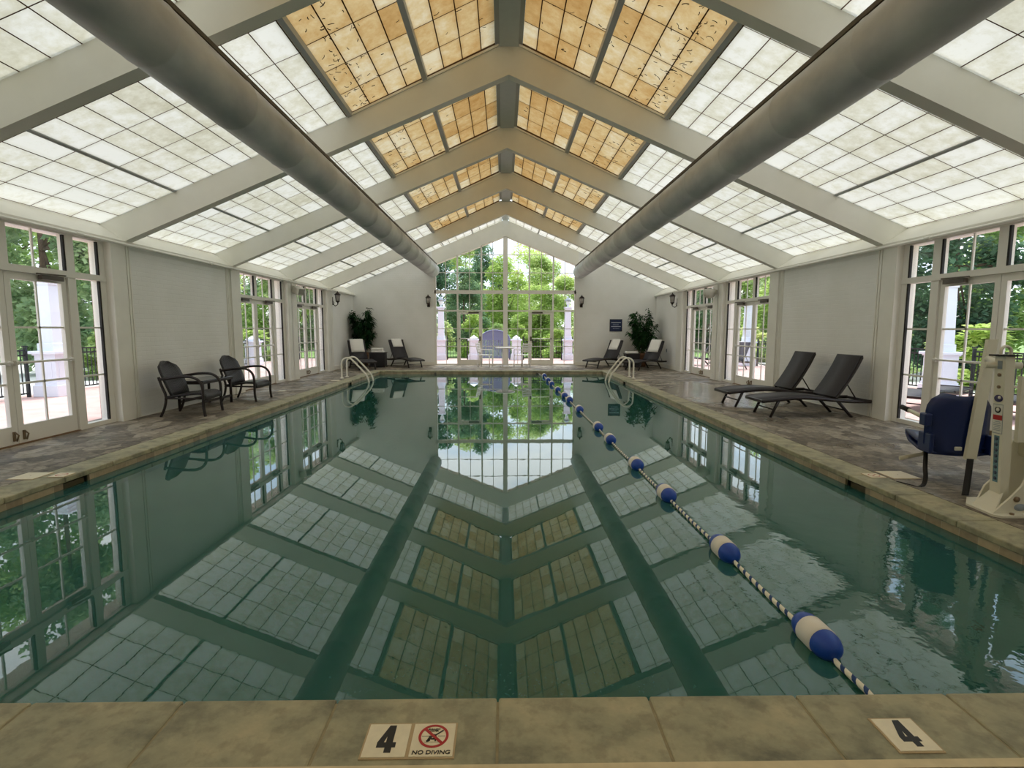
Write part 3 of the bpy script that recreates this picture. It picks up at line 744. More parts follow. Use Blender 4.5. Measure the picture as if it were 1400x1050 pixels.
# ------------------------------------------------------------------ side doors and windows
GZ = [.71, 1.37]
def bay_unit(s, y0, where, di):
    xg = X(s, HW+.10); bx = lambda m_, a, b, z0, z1, d=.06, off=0: m_.bb(xg-s*d/2+off, xg+s*d/2+off, a, b, z0, z1)
    j0, a0, a1, b1, m1, s1, j1 = .34, .41, 1.275, 2.14, 2.27, 2.70, 2.80
    # window: transom and sidelight
    t = thing(f'window_{di}', f'white framed transom and sidelight glazing around the doors, {where}', 'window', (xg, y0+1.5, 0), kind='structure')
    m_ = MB()
    bx(m_, y0+j0, y0+a0, 0, 2.58, .1); bx(m_, y0+b1, y0+m1, 0, 2.58, .1); bx(m_, y0+s1, y0+j1, 0, 2.58, .1)
    bx(m_, y0+j0, y0+j1, 2.02, 2.10, .12); bx(m_, y0+j0+.001, y0+j1-.001, 2.56, 2.585, .11); bx(m_, y0+m1, y0+s1, 0, .06, .09)
    bx(m_, y0+a1-.06, y0+a1+.06, 2.1, 2.57, .09)
    m_.build('frame', M['frame_paint'], t)
    m_ = MB()
    for c in ((a0+a1)/2, (a1+b1)/2): bx(m_, y0+c-.011, y0+c+.011, 2.10, 2.56, .02)
    for z in GZ: bx(m_, y0+m1, y0+s1, z-.012, z+.012, .02)
    m_.build('grille', M['frame_paint'], t)
    m_ = MB()
    for e, zz0, zz1 in ((a1-.06, 2.1, 2.56), (b1, 2.1, 2.56), (s1, 2.1, 2.56), (s1, .06, 2.02)): bx(m_, y0+e-.028, y0+e, zz0, zz1, .03, -s*.03)
    m_.build('black_gasket', M['gasket'], t)
    for a, b, z0, z1 in ((a0, a1-.06, 2.1, 2.56), (a1+.06, b1, 2.1, 2.56), (m1, s1, 2.1, 2.56), (m1, s1, .06, 2.02)):
        m_ = MB(); bx(m_, y0+a, y0+b, z0, z1, .006); m_.build('glass_pane', M['glass'], t)
    # doors
    t = thing(f'door_{di}', f'pair of white glazed doors with push bars, {where}', 'door', (xg, y0+a1, 0), kind='structure')
    for a, b, sgn in ((a0+.005, a1-.004, 1), (a1+.004, b1-.005, -1)):
        m_ = MB(); A, B = y0+a, y0+b
        bx(m_, A, A+.075, .012, 2.015, .05); bx(m_, B-.075, B, .012, 2.015, .05); bx(m_, A+.075, B-.075, .012, .22, .05); bx(m_, A+.075, B-.075, 1.93, 2.015, .05)
        lf = m_.build('door_leaf', M['frame_paint'], t)
        m_ = MB(); bx(m_, A+.07, B-.07, .21, 1.94, .006); m_.build('glass_pane', M['glass'], lf)
        m_ = MB(); c = (A+B)/2; bx(m_, c-.011, c+.011, .22, 1.93, .02)
        for z in GZ: bx(m_, A+.07, B-.07, z-.012, z+.012, .02)
        m_.build('grille', M['frame_paint'], lf)
        m_ = MB(); xb = xg-s*.06
        m_.tube([(xb, A+.02, .96), (xb, B-.02, .96)], .014, 8)
        for yy in (A+.035, B-.035): m_.bb(xb, xg-s*.02, yy-.02, yy+.02, .935, .985)
        m_.build('push_bar', M['frame_paint'], lf)
        e = B if sgn > 0 else A
        m_ = MB(); m_.bb(xg-s*.026, xg-s*.045, e-sgn*.06-.012, e-sgn*.06+.012, .05, .16); m_.tube([(xg-s*.05, e-sgn*.06, .15), (xg-s*.085, e-sgn*.06, .12), (xg-s*.06, e-sgn*.06, .05)], .009, 6)
        m_.build('floor_bolt', M['bolt_metal'], lf)
    for a, b in ((a0+.12, a0+.44), (b1-.44, b1-.12)):
        m_ = MB(); m_.bb(xg-s*.05, xg-s*.10, y0+a, y0+b, 1.955, 2.01); m_.box((xg-s*.13, y0+(a+b)/2-.06, 2.02), (.02, .34, .018), rz=.22*s); m_.each('door_closer', M['dark_metal'], t)
    m_ = MB(); bx(m_, y0+a0, y0+b1, 0, .010, .12); m_.build('threshold', principled('threshold', srgb(120, 90, 60), .6) if 'threshold' not in bpy.data.materials else bpy.data.materials['threshold'], t)
di = 2
for s in (-1, 1):
    for y0, wn in ((4.88, 'nearest bay of the {} wall'), (10.98, '{} wall, just past the blank brick bay'), (14.03, '{} wall, farthest bay below the loudspeaker')):
        bay_unit(s, y0, wn.format(SIDE[s]), di); di += 1

# ------------------------------------------------------------------ gable window and its doors
yw = YB+.06
t = thing('window_1', 'large white gridded gable window filling the far end wall', 'window', (X0, yw, 0), kind='structure')
gb = lambda m_, a, b, z0, z1, d=.08: m_.bb(X0+a, X0+b, yw-d/2, yw+d/2, z0, z1)
m_ = MB()
gb(m_, -.085, .085, 0, 4.85, .16); gb(m_, -2.68, -2.60, 0, 3.8, .1); gb(m_, 2.60, 2.68, 0, 3.8, .1)
for c in (-1.80, -.90, .90, 1.80): gb(m_, c-.028, c+.028, 0, gz(abs(c))+.05)
gb(m_, -2.66, 2.66, 2.68, 2.81, .1); gb(m_, -2.66, 2.66, 2.02, 2.07, .085); gb(m_, -2.66, 2.66, 0, .05, .09)
m_.build('frame', M['frame_paint'], t)
m_ = MB()
for c in (-2.24, -1.35, -.47, .47, 1.35, 2.24):
    dr = .9 < abs(c) < 1.8
    gb(m_, c-.011, c+.011, 2.07 if dr else .05, gz(abs(c))+.05, .02)
for z in (3.46, 4.12):
    rr = min(2.6, (4.79-z)/.395); gb(m_, -rr, rr, z-.012, z+.012, .02)
for z in GZ:
    for a, b in ((-2.6, -1.82), (-.88, -.08), (.08, .88), (1.82, 2.6)): gb(m_, a, b, z-.012, z+.012, .02)
m_.build('grille', M['frame_paint'], t)
for a, b in ((-2.6, -1.82), (-.88, -.085), (.085, .88), (1.82, 2.6)):
    m_ = MB(); gb(m_, a, b, .05, 2.02, .006); m_.build('glass_pane', M['glass'], t)
for a, b in ((-2.6, -1.82), (-1.77, -.93), (-.87, -.085), (.085, .87), (.93, 1.77), (1.82, 2.6)):
    m_ = MB(); gb(m_, a, b, 2.07, 2.68, .006); m_.build('glass_pane', M['glass'], t)
    m_ = MB(); m_.prism([(X0+a, 2.81), (X0+b, 2.81), (X0+b, gz(abs(b))+.04), (X0+a, gz(abs(a))+.04)], yw-.003, yw+.003); m_.build('glass_pane', M['glass'], t)
for s in (-1, 1):
    t = thing(f'door_{di}', f'white glazed door in the gable window, {SIDE[s]} of the centre post', 'door', (X0+s*1.35, yw, 0), kind='structure'); di += 1
    A, B = sorted((s*.93, s*1.77))
    m_ = MB(); gb(m_, A, A+.07, .01, 2.0, .05); gb(m_, B-.07, B, .01, 2.0, .05); gb(m_, A+.07, B-.07, .01, .2, .05); gb(m_, A+.07, B-.07, 1.92, 2.0, .05)
    lf = m_.build('door_leaf', M['frame_paint'], t)
    m_ = MB(); gb(m_, A+.06, B-.06, .19, 1.93, .006); m_.build('glass_pane', M['glass'], lf)
    m_ = MB(); c = (A+B)/2; gb(m_, c-.01, c+.01, .2, 1.92, .02)
    for z in GZ: gb(m_, A+.06, B-.06, z-.012, z+.012, .02)
    m_.build('grille', M['frame_paint'], lf)
    m_ = MB(); m_.tube([(X0+A+.02, yw-.075, 1.0), (X0+B-.02, yw-.075, 1.0)], .016, 8); m_.build('push_bar', M['frame_paint'], lf)
    e = X0+s*.965
    m_ = MB(); m_.bb(e-.03, e+.03, yw-.1, yw-.025, .92, 1.08); m_.bb(e+s*.76-.02, e+s*.76+.02, yw-.09, yw-.025, .97, 1.03); m_.each('latch', M['dark_metal'], lf)
    m_ = MB(); m_.bb(X0+s*1.0, X0+s*1.4, yw-.1, yw-.04, 1.95, 2.01); m_.each('door_closer', M['dark_metal'], t)

# ------------------------------------------------------------------ wall fixtures
def lantern_body(t, c, sc=1.0):
    x, y, z = c
    m_ = MB(); m_.lathe([(0, .23), (.012, .225), (.015, .20), (.028, .185), (.10, .12), (.105, .105), (.085, .10), (0, .10)], c, 12)
    cap = m_.build('cap', M['bronze'], t)
    m_ = MB(); m_.lathe([(0, .1), (.075, .1), (.055, -.10), (0, -.10)], c, 8); m_.build('lamp_glass', M['lamp_glass'], t)
    m_ = MB()
    for k in range(6):
        a = k*PI/3; m_.tube([(x+.078*math.cos(a), y+.078*math.sin(a), z+.1), (x+.058*math.cos(a), y+.058*math.sin(a), z-.1)], .007, 6)
    m_.lathe([(0, -.09), (.065, -.09), (.068, -.11), (.03, -.135), (.02, -.17), (.008, -.2), (0, -.2)], c, 12)
    m_.build('cage', M['bronze'], t)
for (x, y, z, nx, ny, lb) in ((X0-HW, 17.46, 2.30, 1, 0, 'black lantern sconce on the left wall pilaster past the doors'), (X0+HW, 17.42, 2.28, -1, 0, 'black lantern sconce on the right wall pilaster past the doors'),
                              (-2.80, YB, 2.38, 0, -1, 'small black lantern sconce just left of the gable window'), (2.94, YB, 2.38, 0, -1, 'small black lantern sconce just right of the gable window')):
    t = thing('wall_lantern', lb, 'lamp', (x, y, z))
    if nx:
        o = .17; c = (x+nx*(o+.02), y, z+.06); lantern_body(t, c)
        m_ = MB(); m_.bb(x+nx*.0, x+nx*.025, y-.05, y+.05, z-.16, z+.10)
        m_.tube([(x+nx*.02, y, z-.12), (x+nx*.10, y, z-.19), (x+nx*(o+.02), y, z-.15), (x+nx*(o+.02), y, z-.08)], .012, 8)
        m_.tube([(x+nx*.02, y, z-.02), (x+nx*.07, y, z-.08), (x+nx*.05, y, z-.14)], .008, 6)
        m_.tube([(x+nx*.10, y-.05, z-.20), (x+nx*.15, y, z-.17), (x+nx*.10, y+.05, z-.20)], .007, 6)
        m_.build('bracket', M['bronze'], t)
    else:
        c = (x, y-.12, z+.03); lantern_body(t, c)
        m_ = MB(); m_.bb(x-.05, x+.05, y-.022, y, z-.2, z+.02); m_.tube([(x, y-.02, z-.16), (x, y-.08, z-.18), (x, y-.12, z-.14)], .012, 8); m_.build('bracket', M['bronze'], t)
# speakers
t = thing('loudspeaker', 'white wedge loudspeaker high on the left wall by the far doors', 'speaker', (X0-HW+.06, 14.18, 2.3))
m_ = MB(); m_.box((X0-HW+.20, 14.12, 2.36), (.26, .22, .20), rot=Matrix.Rotation(-.5, 3, 'Z') @ Matrix.Rotation(.35, 3, 'Y'), bev=.03); m_.build('shell', M['speaker_white'], t)
m_ = MB(); m_.box((X0-HW+.315, 14.06, 2.33), (.02, .17, .15), rot=Matrix.Rotation(-.5, 3, 'Z') @ Matrix.Rotation(.35, 3, 'Y'), bev=.005); m_.build('grille', M['speaker_mesh'], t)
m_ = MB(); m_.bb(X0-HW+.04, X0-HW+.12, 14.14, 14.2, 2.30, 2.42); m_.build('mount', M['speaker_white'], t)
t = thing('loudspeaker', 'white half-dome loudspeaker high on the right wall by the far doors', 'speaker', (X0+HW-.06, 14.16, 2.3))
m_ = MB(); m_.lathe([(0, -.17), (.08, -.155), (.14, -.10), (.165, -.02), (.165, .05), (.15, .075), (0, .075)], (X0+HW-.24, 14.16, 2.36), 22); m_.build('shell', M['speaker_white'], t)
m_ = MB(); m_.bb(X0+HW-.1, X0+HW-.04, 14.10, 14.22, 2.31, 2.42); m_.build('mount', M['speaker_white'], t)
# sign
t = thing('wall_sign', 'navy blue pool notice with pale lines on the end wall', 'sign', (4.25, YB, 1.5))
m_ = MB(); m_.bb(4.03, 4.50, YB-.02, YB, 1.28, 1.74); m_.build('border', M['gasket'], t)
m_ = MB(); m_.bb(4.05, 4.48, YB-.026, YB-.018, 1.30, 1.72); m_.build('panel', M['sign_blue'], t)
m_ = MB()
for z in (1.615, 1.465): m_.bb(4.085, 4.445, YB-.03, YB-.024, z-.011, z+.011)
m_.each('white_line', M['sign_line'], t)
m_ = MB()
for z, x0_, x1_ in ((1.54, 4.15, 4.37), (1.395, 4.15, 4.40)):
    x = x0_
    while x < x1_:
        w_ = random.uniform(.018, .05); m_.bb(x, min(x+w_, x1_), YB-.03, YB-.024, z-.02, z-.004); m_.bb(x, min(x+w_*.8, x1_), YB-.03, YB-.024, z+.006, z+.02); x += w_+.009
m_.each('small_print', M['sign_dim'], t)
# outlet
t = thing('wall_outlet', 'small grey outlet low on the right wall by the far lounger', 'outlet', (X0+HW, 18.45, .62))
m_ = MB(); m_.bb(X0+HW-.012, X0+HW, 18.41, 18.49, .56, .68, bev=.004); m_.build('cover_plate', M['lift_grey'], t)
m_ = MB(); m_.bb(X0+HW-.016, X0+HW-.01, 18.435, 18.465, .59, .65); m_.build('socket', M['gasket'], t)

# ------------------------------------------------------------------ handrails
def handrail(s, yc, label):
    xd = -4.45 if s < 0 else 3.62; xt = LX+.30 if s < 0 else RX-.30
    t = thing('pool_handrail', label, 'handrail', (xd, yc, 0))
    for y in (yc-.24, yc+.24):
        pts = [(xd, y, 0)]
        d = xt-xd
        for k in range(0, 9):
            a = PI*k/8*.78
            pts.append((xd+(1-math.cos(a))*.17*(1 if d > 0 else -1), y, .40+.17*math.sin(a)))
        ex = pts[-1]
        pts += [(ex[0]+(xt-ex[0])*.5, y, ex[2]+(-.06-ex[2])*.40), (ex[0]+(xt-ex[0])*.86, y, .10), (xt, y, -.03), (xt+(.02 if d > 0 else -.02), y, -.16), (xt+(.01 if d > 0 else -.01), y, -.7)]
        # smooth
        for _ in range(2):
            q = [pts[0]]
            for a_, b_ in zip(pts[:-1], pts[1:]):
                A_, B_ = Vector(a_), Vector(b_); q += [tuple(A_*.75+B_*.25), tuple(A_*.25+B_*.75)]
            pts = q+[pts[-1]]
        m_ = MB(); m_.tube(pts, .024, 12); m_.build('rail', M['steel'], t)
        m_ = MB(); m_.lathe([(.0, 0), (.06, 0), (.055, .015), (.03, .03), (0, .03)], (xd, y, 0), 18); m_.build('flange', M['steel'], t)
    return t
handrail(-1, 14.70, 'pair of white curved handrails at the left pool edge')
handrail(1, 14.70, 'pair of white curved handrails at the right pool edge')

# ------------------------------------------------------------------ lane rope
FL = [(1.47, 2.30), (1.45, 3.28), (1.43, 4.45), (1.42, 5.47), (1.40, 6.74), (1.40, 7.62), (1.37, 9.32), (1.35, 10.59), (1.33, 11.3), (1.30, 12.4), (1.28, 13.74), (1.27, 14.74), (1.27, 16.14)]
zr = -.088
m_ = MB(); pts = [(1.46, NY-.01, zr-.01), (1.465, 1.95, zr)]
path = [(1.465, 1.95)]+FL+[(1.16, FY+.0)]
for (xa, ya_), (xb, yb_) in zip(path[:-1], path[1:]):
    k = max(2, int((yb_-ya_)/.12))
    for q in range(1, k+1):
        f = q/k; pts.append((xa+(xb-xa)*f, ya_+(yb_-ya_)*f, zr-.012*math.sin(PI*f)))
m_.tube(pts, .0125, 8, uv=True)
tag(m_.build('lane_rope', M['rope']), 'twisted blue and white lane rope strung down the pool', 'rope')
proto = None
for i, (x, y) in enumerate(FL):
    lb = 'large blue and white lane float nearest the viewer' if i == 0 else ('blue and white lane float farthest away at the pool end' if i == 12 else f'blue and white lane float, {ORD[i]} from the near end of the rope')
    nx = FL[i+1] if i < 12 else (1.16, FY); pv = FL[i-1] if i else (1.46, NY)
    rz = math.atan2(nx[1]-pv[1], nx[0]-pv[0])-PI/2
    if proto is None:
        proto = thing('lane_float', lb, 'float', (x, y, zr), rz, 'floats on the lane rope')
        L = .145; R_ = .068
        m_ = MB(); m_.lathe([(0.013, -L), (.03, -L+.004), (.052, -L+.025), (.064, -L+.055), (R_-.002, -.05), (R_-.002, .05), (.064, L-.055), (.052, L-.025), (.03, L-.004), (.013, L)], (0, 0, .018), 26, 'Y'); body = m_.build('body', M['float_blue'], proto, True)
        m_ = MB(); m_.lathe([(R_-.004, -.056), (R_+.001, -.054), (R_+.001, .054), (R_-.004, .056)], (0, 0, .018), 26, 'Y'); m_.build('band', M['float_white'], body, True)
    else:
        dup(proto, (x, y, zr), rz, lb)
m_ = MB(); m_.lathe([(0, -.02), (.03, -.02), (.03, .005), (0, .005)], (1.16, FY+.0, zr), 12, 'Y'); m_.tube([(1.16, FY-.03, zr), (1.16, FY+.01, zr)], .012, 8)
tag(m_.build('rope_anchor', M['dark_metal']), 'small rope anchor on the far pool wall', 'anchor')

# ------------------------------------------------------------------ furniture
def smooth_pts(pts, it=2):
    pts = [Vector(p) for p in pts]
    for _ in range(it):
        q = [pts[0]]
        for a, b in zip(pts[:-1], pts[1:]): q += [a*.75+b*.25, a*.25+b*.75]
        pts = q+[pts[-1]]
    return pts
def make_lounger(label, group, flat=False):
    t = thing('sun_lounger', label, 'sun lounger', (0, 0, 0), 0, group)
    prof = smooth_pts([(0, 0, .27), (.06, 0, .285), (.35, 0, .315), (.60, 0, .335), (.85, 0, .325), (1.10, 0, .295), (1.16, 0, .29)])
    W = .285
    m_ = MB(); m_.sheet([[(p.x, -W, p.z), (p.x, 0, p.z), (p.x, W, p.z)] for p in prof], .022); m_.build('seat', M['sling'], t, True)
    B0, B1 = Vector((1.13, 0, .31)), (Vector((1.86, 0, .335)) if flat else Vector((1.50, 0, .95)))
    bp = smooth_pts([B0, B0.lerp(B1, .3)+Vector((.02, 0, -.01)), B0.lerp(B1, .7)+Vector((.02, 0, -.01)), B1])
    m_ = MB(); m_.sheet([[(p.x, -W, p.z), (p.x, 0, p.z), (p.x, W, p.z)] for p in bp], .022); m_.build('backrest', M['sling'], t, True)
    m_ = MB()
    fr = smooth_pts([(0, 0, .25), (.06, 0, .262), (.35, 0, .292), (.60, 0, .312), (.85, 0, .30), (1.12, 0, .27), (1.40, 0, .25), (1.70, 0, .25)])
    for y in (-W, W): m_.tube([(p.x, y, p.z) for p in fr], .022, 8, flat=(.8, 1.3))
    m_.box((.0, 0, .25), (.03, 2*W, .045), bev=.005); m_.box((1.69, 0, .25), (.03, 2*W, .04), bev=.005)
    for y in (-W, W): m_.tube([(p.x+.012, y, p.z-.012) for p in bp], .018, 8)
    m_.box((B1.x, 0, B1.z), (.03, 2*W+.03, .03), bev=.005)
    m_.build('frame', M['wicker_frame'], t, True)
    for x0_, x1_ in ((.33, .20), (1.02, 1.20), (.66, .52) if False else (.55, .40), (1.30, 1.48)):
        pass
    for xa, xb in ((.27, .14), (1.15, 1.42)):
        for y in (-W+.02, W-.02):
            m_ = MB(); m_.tube([(xa, y, .29), (xb, y, 0)], [.026, .021], 8); m_.build('leg', M['wicker_frame'], t, True)
    m_ = MB(); m_.tube([(.19, -W+.02, .12), (.19, W-.02, .12)], .011, 8); m_.tube([(1.32, -W+.02, .11), (1.32, W-.02, .11)], .011, 8); m_.each('stretcher', M['wicker_frame'], t, True)
    m_ = MB()
    for y in (-W+.05, W-.05): m_.tube([(B0.lerp(B1, .42).x+.02, y, B0.lerp(B1, .42).z-.02), (1.50, y, .24 if flat else .27)], .010, 8)
    m_.each('back_prop', M['wicker_frame'], t, True)
    return t
NEARG = 'near loungers'; 
L0 = make_lounger('dark woven sun lounger nearest the pool lift on the right deck', 'sun loungers inside the pool hall')
L0.location = (4.02, 8.26, 0)
dup(L0, (3.95, 9.35, 0), .02, 'dark woven sun lounger farther from the lift, right deck')
dup(L0, (3.00, 18.31, 0), .68, 'dark lounger with white towel, left one of the pair below the wall sign')
dup(L0, (4.20, 17.33, 0), .68, 'dark lounger with white towel beside the right wall corner plant')
dup(L0, (-4.45, 17.35, 0), 2.094, 'dark lounger with big white towel in the left corner by the plant')
dup(L0, (-3.0, 18.37, 0), 2.278, 'dark lounger with white towel left of the gable window')
# towels over the far loungers' backs
def towel(lx, ly, rz, label, drop, w):
    t = thing('towel', label, 'towel', (lx, ly, 0), rz, 'white towels over the lounger backs')
    B0, B1 = Vector((1.13, 0, .33)), Vector((1.50, 0, .975))
    pts = [B0.lerp(B1, f)+Vector((-.022, 0, .012)) for f in (1-drop, 1-drop*.75, 1-drop*.5, 1-drop*.25, .99)]+[B1+Vector((.005, 0, .03)), B1+Vector((.045, 0, -.01)), B1+Vector((.03, 0, -.12))]
    m_ = MB(); m_.sheet([[(p.x, y, p.z+.004*math.sin(y*30)) for y in (-w, -w/2, 0, w/2, w)] for p in pts], .012); m_.build('cloth', M['towel'], t, True)
towel(3.00, 18.31, .68, 'white towel over the back of the lounger below the wall sign', .55, .20)
towel(4.20, 17.33, .68, 'white towel over the back of the lounger beside the right corner plant', .62, .21)
towel(-4.45, 17.35, 2.094, 'long white towel over the lounger back in the left corner', .66, .23)
towel(-3.0, 18.37, 2.278, 'short white towel over the lounger back left of the gable window', .42, .20)
# wicker boxes with towels
def wbox(x, y, sx, sy, h, rz, label):
    t = thing('wicker_side_table', label, 'side table', (x, y, 0), rz)
    m_ = MB(); m_.box((0, 0, h/2), (sx-.04, sy-.04, h-.04), bev=.01); m_.build('body', M['wicker'], t, True)
    m_ = MB(); m_.box((0, 0, h-.015), (sx, sy, .03), bev=.008); m_.build('table_top', M['wicker_frame'], t, True)
    m_ = MB()
    for a in (-1, 1):
        for b in (-1, 1): m_.box((a*(sx/2-.03), b*(sy/2-.03), .02), (.04, .04, .04))
    m_.each('foot', M['wicker_frame'], t, True)
    return t
wbox(-4.48, 18.84, .58, .42, .53, 0, 'dark wicker box table between the two left loungers')
wbox(4.62, 18.78, .52, .50, .50, 0, 'dark wicker box table between the two right loungers')
def rolled(x, y, z, rz, label, L=.36, r=.055, flat=False):
    t = thing('towel', label, 'towel', (x, y, z), rz, 'towels on the box tables')
    m_ = MB()
    if flat: m_.box((0, 0, r*.8), (L, .26, r*1.6), bev=.025)
    else: m_.lathe([(0, -L/2), (r*.8, -L/2), (r, -L/2+.02), (r, L/2-.02), (r*.8, L/2), (0, L/2)], (0, 0, r), 16, 'X')
    m_.build('cloth', M['towel'], t, True)
rolled(-4.48, 18.82, .53, 0, 'folded white towel at the bottom of the pile on the left box table', .44, .03, True)
rolled(-4.50, 18.83, .578, 0, 'folded white towel in the middle of the left pile', .40, .03, True)
rolled(-4.50, 18.83, .626, 0, 'folded white towel on top of the left pile', .40, .034, True)
rolled(4.60, 18.74, .50, 0, 'folded white towel on the right box table', .44, .045, True)

# armchairs
def make_armchair(label, group):
    # faces +x, origin at centre of the feet
    t = thing('wicker_armchair', label, 'chair', (0, 0, 0), 0, group)
    rows = []
    for k in range(9):
        f = k/8; z = .29+f*.53; xb = -.14-.19*f**1.15
        hw = .252+.028*math.sin(PI*min(1, f*1.1)) if f < .75 else .27*math.sqrt(max(0.02, 1-((f-.75)/.27)**2))
        rows.append([(xb-.05*(1-(j/4-1)**2)+.04, (j/4-1)*hw, z) for j in range(9)])
    m_ = MB(); m_.sheet(rows, .025); m_.build('backrest', M['wicker'], t, True)
    m_ = MB(); rows = []
    for p in smooth_pts([(-.17, 0, .30), (0, 0, .315), (.2, 0, .345), (.33, 0, .345), (.385, 0, .30), (.38, 0, .24)]):
        rows.append([(p.x, (j/4-1)*.255, p.z+.012*abs(j/4-1)) for j in range(9)])
    m_.sheet(rows, .03); m_.build('seat', M['wicker'], t, True)
    for y in (-1, 1):
        Y = y*.285
        m_ = MB(); m_.tube(smooth_pts([(-.245, y*.262, .56), (-.13, Y, .578), (.08, Y, .61), (.26, Y*1.02, .60), (.36, Y*1.02, .50), (.37, Y*1.02, .33), (.36, Y, .15), (.38, Y, 0)]), .021, 8); m_.build('arm', M['wicker_frame'], t, True)
        m_ = MB(); m_.tube(smooth_pts([(-.245, y*.262, .60), (-.21, y*.262, .46), (-.155, y*.26, .32), (-.18, y*.26, .15), (-.25, y*.26, 0)]), .019, 8); m_.build('leg', M['wicker_frame'], t, True)
    m_ = MB(); m_.tube([(-.18, -.25, .27), (-.18, .25, .27)], .014, 8); m_.tube([(.36, -.28, .25), (.36, .28, .25)], .014, 8)
    for y in (-.265, .265): m_.tube([(-.17, y, .28), (.36, y, .27)], .014, 8)
    m_.each('seat_rail', M['wicker_frame'], t, True)
    return t
A0 = make_armchair('dark wicker armchair nearest the viewer on the left deck', 'wicker armchairs on the left deck'); A0.scale = (1.05, 1.1, 1.03); A0.location = (-5.06, 8.40, 0); A0.rotation_euler = (0, 0, .10)
dup(A0, (-5.02, 10.12, 0), -.02, 'dark wicker armchair farther along by the left doors')
t = thing('coffee_table', 'low dark table with glass top between the two armchairs', 'table', (-5.25, 9.25, 0))
m_ = MB(); m_.box((-5.25, 9.28, .455), (.46, .98, .05), bev=.008); m_.build('table_frame', M['wicker_frame'], t)
m_ = MB(); m_.box((-5.25, 9.28, .484), (.44, .96, .010), bev=.003); m_.build('table_top', M['table_glass'], t)
for a in (-1, 1):
    for b in (-1, 1):
        m_ = MB(); m_.tube([(-5.25+a*.20, 9.28+b*.45, .45), (-5.25+a*.20, 9.28+b*.45, 0)], .024, 8); m_.build('leg', M['wicker_frame'], t)
m_ = MB()
for a in (-1, 1): m_.bb(-5.25+a*.20-.015, -5.25+a*.20+.015, 8.83, 9.73, .11, .15)
m_.each('stretcher', M['wicker_frame'], t)

# patio table and two white chairs inside the gable window
t = thing('pedestal_table', 'white round pedestal table in front of the gable window', 'table', (X0-.01, 19.0, 0))
m_ = MB(); m_.lathe([(0, .665), (.33, .665), (.36, .675), (.36, .70), (.34, .71), (0, .71)], (X0-.01, 19, 0), 30); m_.build('table_top', M['patio_white'], t)
m_ = MB()
for a in range(4):
    q = PI/4+a*PI/2; m_.tube([(X0-.01+.14*math.cos(q), 19+.14*math.sin(q), .67), (X0-.01+.14*math.cos(q), 19+.14*math.sin(q), .03)], .016, 8)
m_.each('post', M['patio_white'], t)
m_ = MB(); m_.lathe([(0, 0), (.21, 0), (.21, .02), (.16, .035), (0, .035)], (X0-.01, 19, 0), 24); m_.build('base', M['patio_white'], t)
def slat_chair(label):
    t = thing('slatted_chair', label, 'chair', (0, 0, 0), 0, 'white slatted chairs by the gable window')
    m_ = MB()
    for k in range(5): m_.box((-.18+k*.09, 0, .43), (.075, .42, .02), bev=.004)
    m_.each('seat_slat', M['patio_white'], t, True)
    m_ = MB()
    for k in range(4): m_.box((-.235-.02*k, 0, .56+k*.085), (.018, .40, .065), bev=.004)
    m_.each('back_slat', M['patio_white'], t, True)
    for y in (-.20, .20):
        m_ = MB(); m_.tube([(-.22, y, 0), (-.22, y, .45), (-.31, y, .86)], .016, 8); m_.build('leg', M['patio_white'], t, True)
        m_ = MB(); m_.tube([(.20, y, 0), (.20, y, .43)], .016, 8); m_.build('leg', M['patio_white'], t, True)
        m_ = MB(); m_.tube([(-.24, y, .62), (.20, y, .62), (.21, y, .44)], .014, 8); m_.build('arm', M['patio_white'], t, True)
    return t
c1 = slat_chair('white slatted chair left of the pedestal table, facing it'); c1.location = (-.64, 18.98, 0); c1.rotation_euler = (0, 0, -.25)
dup(c1, (.68, 19.05, 0), PI-.9, 'white slatted chair right of the pedestal table, turned away')

# potted palms
def palm(x, y, label, hgt, seed, xlo, xhi, ymx):
    rnd = random.Random(seed)
    t = thing('potted_palm', label, 'plant', (x, y, 0))
    m_ = MB(); m_.lathe([(0, 0), (.15, 0), (.17, .05), (.20, .42), (.21, .50), (.185, .50), (.17, .44), (0, .44)], n=22); pot = m_.build('pot', M['pot'], t, True)
    m_ = MB(); m_.lathe([(0, .44), (.17, .44), (.0, .455)], n=16); m_.build('soil', M['soil'], pot, True)
    st = MB(); lf = MB()
    for i in range(34):
        a = rnd.uniform(0, 2*PI); h = rnd.uniform(.55, 1.0)*hgt; sp = rnd.uniform(.12, .42)
        bx_, by_ = .09*math.cos(a), .09*math.sin(a); pts = []
        for k in range(9):
            f = k/8
            pts.append(Vector((bx_+math.cos(a)*sp*f**1.6, by_+math.sin(a)*sp*f**1.6, .45+(h-.45)*(f-.13*f**4*sp/.3))))
        st.tube(pts, [.010-.007*k/8 for k in range(9)], 5)
        for k in range(60):
            f = .22+.78*rnd.random()**.8; j = min(7, int(f*8)); p = pts[j].lerp(pts[j+1], f*8-j)
            az = a+rnd.uniform(-1.9, 1.9); L = rnd.uniform(.12, .26); w = L*.13
            d = Vector((math.cos(az), math.sin(az), rnd.uniform(-.5, .35))); side = Vector((-math.sin(az), math.cos(az), rnd.uniform(-.3, .3)))
            tip = p+d*L+Vector((0, 0, -.06)); mid = p+d*L*.5+Vector((0, 0, .012))
            v = [lf.bm.verts.new((min(max(q.x, xlo), xhi), min(q.y, ymx), q.z)) for q in (p, mid+side*w, tip, mid-side*w)]
            lf.bm.faces.new(v)
    st.build('stem', principled('stem_green', srgb(70, 82, 40), .7) if 'stem_green' not in bpy.data.materials else bpy.data.materials['stem_green'], t, True)
    lf.build('foliage', M['leaf_plant'], t, True)
palm(-5.17, 19.44, 'tall dark leafy plant in the left back corner behind a lounger', 2.25, 3, -.40, 1, .38)
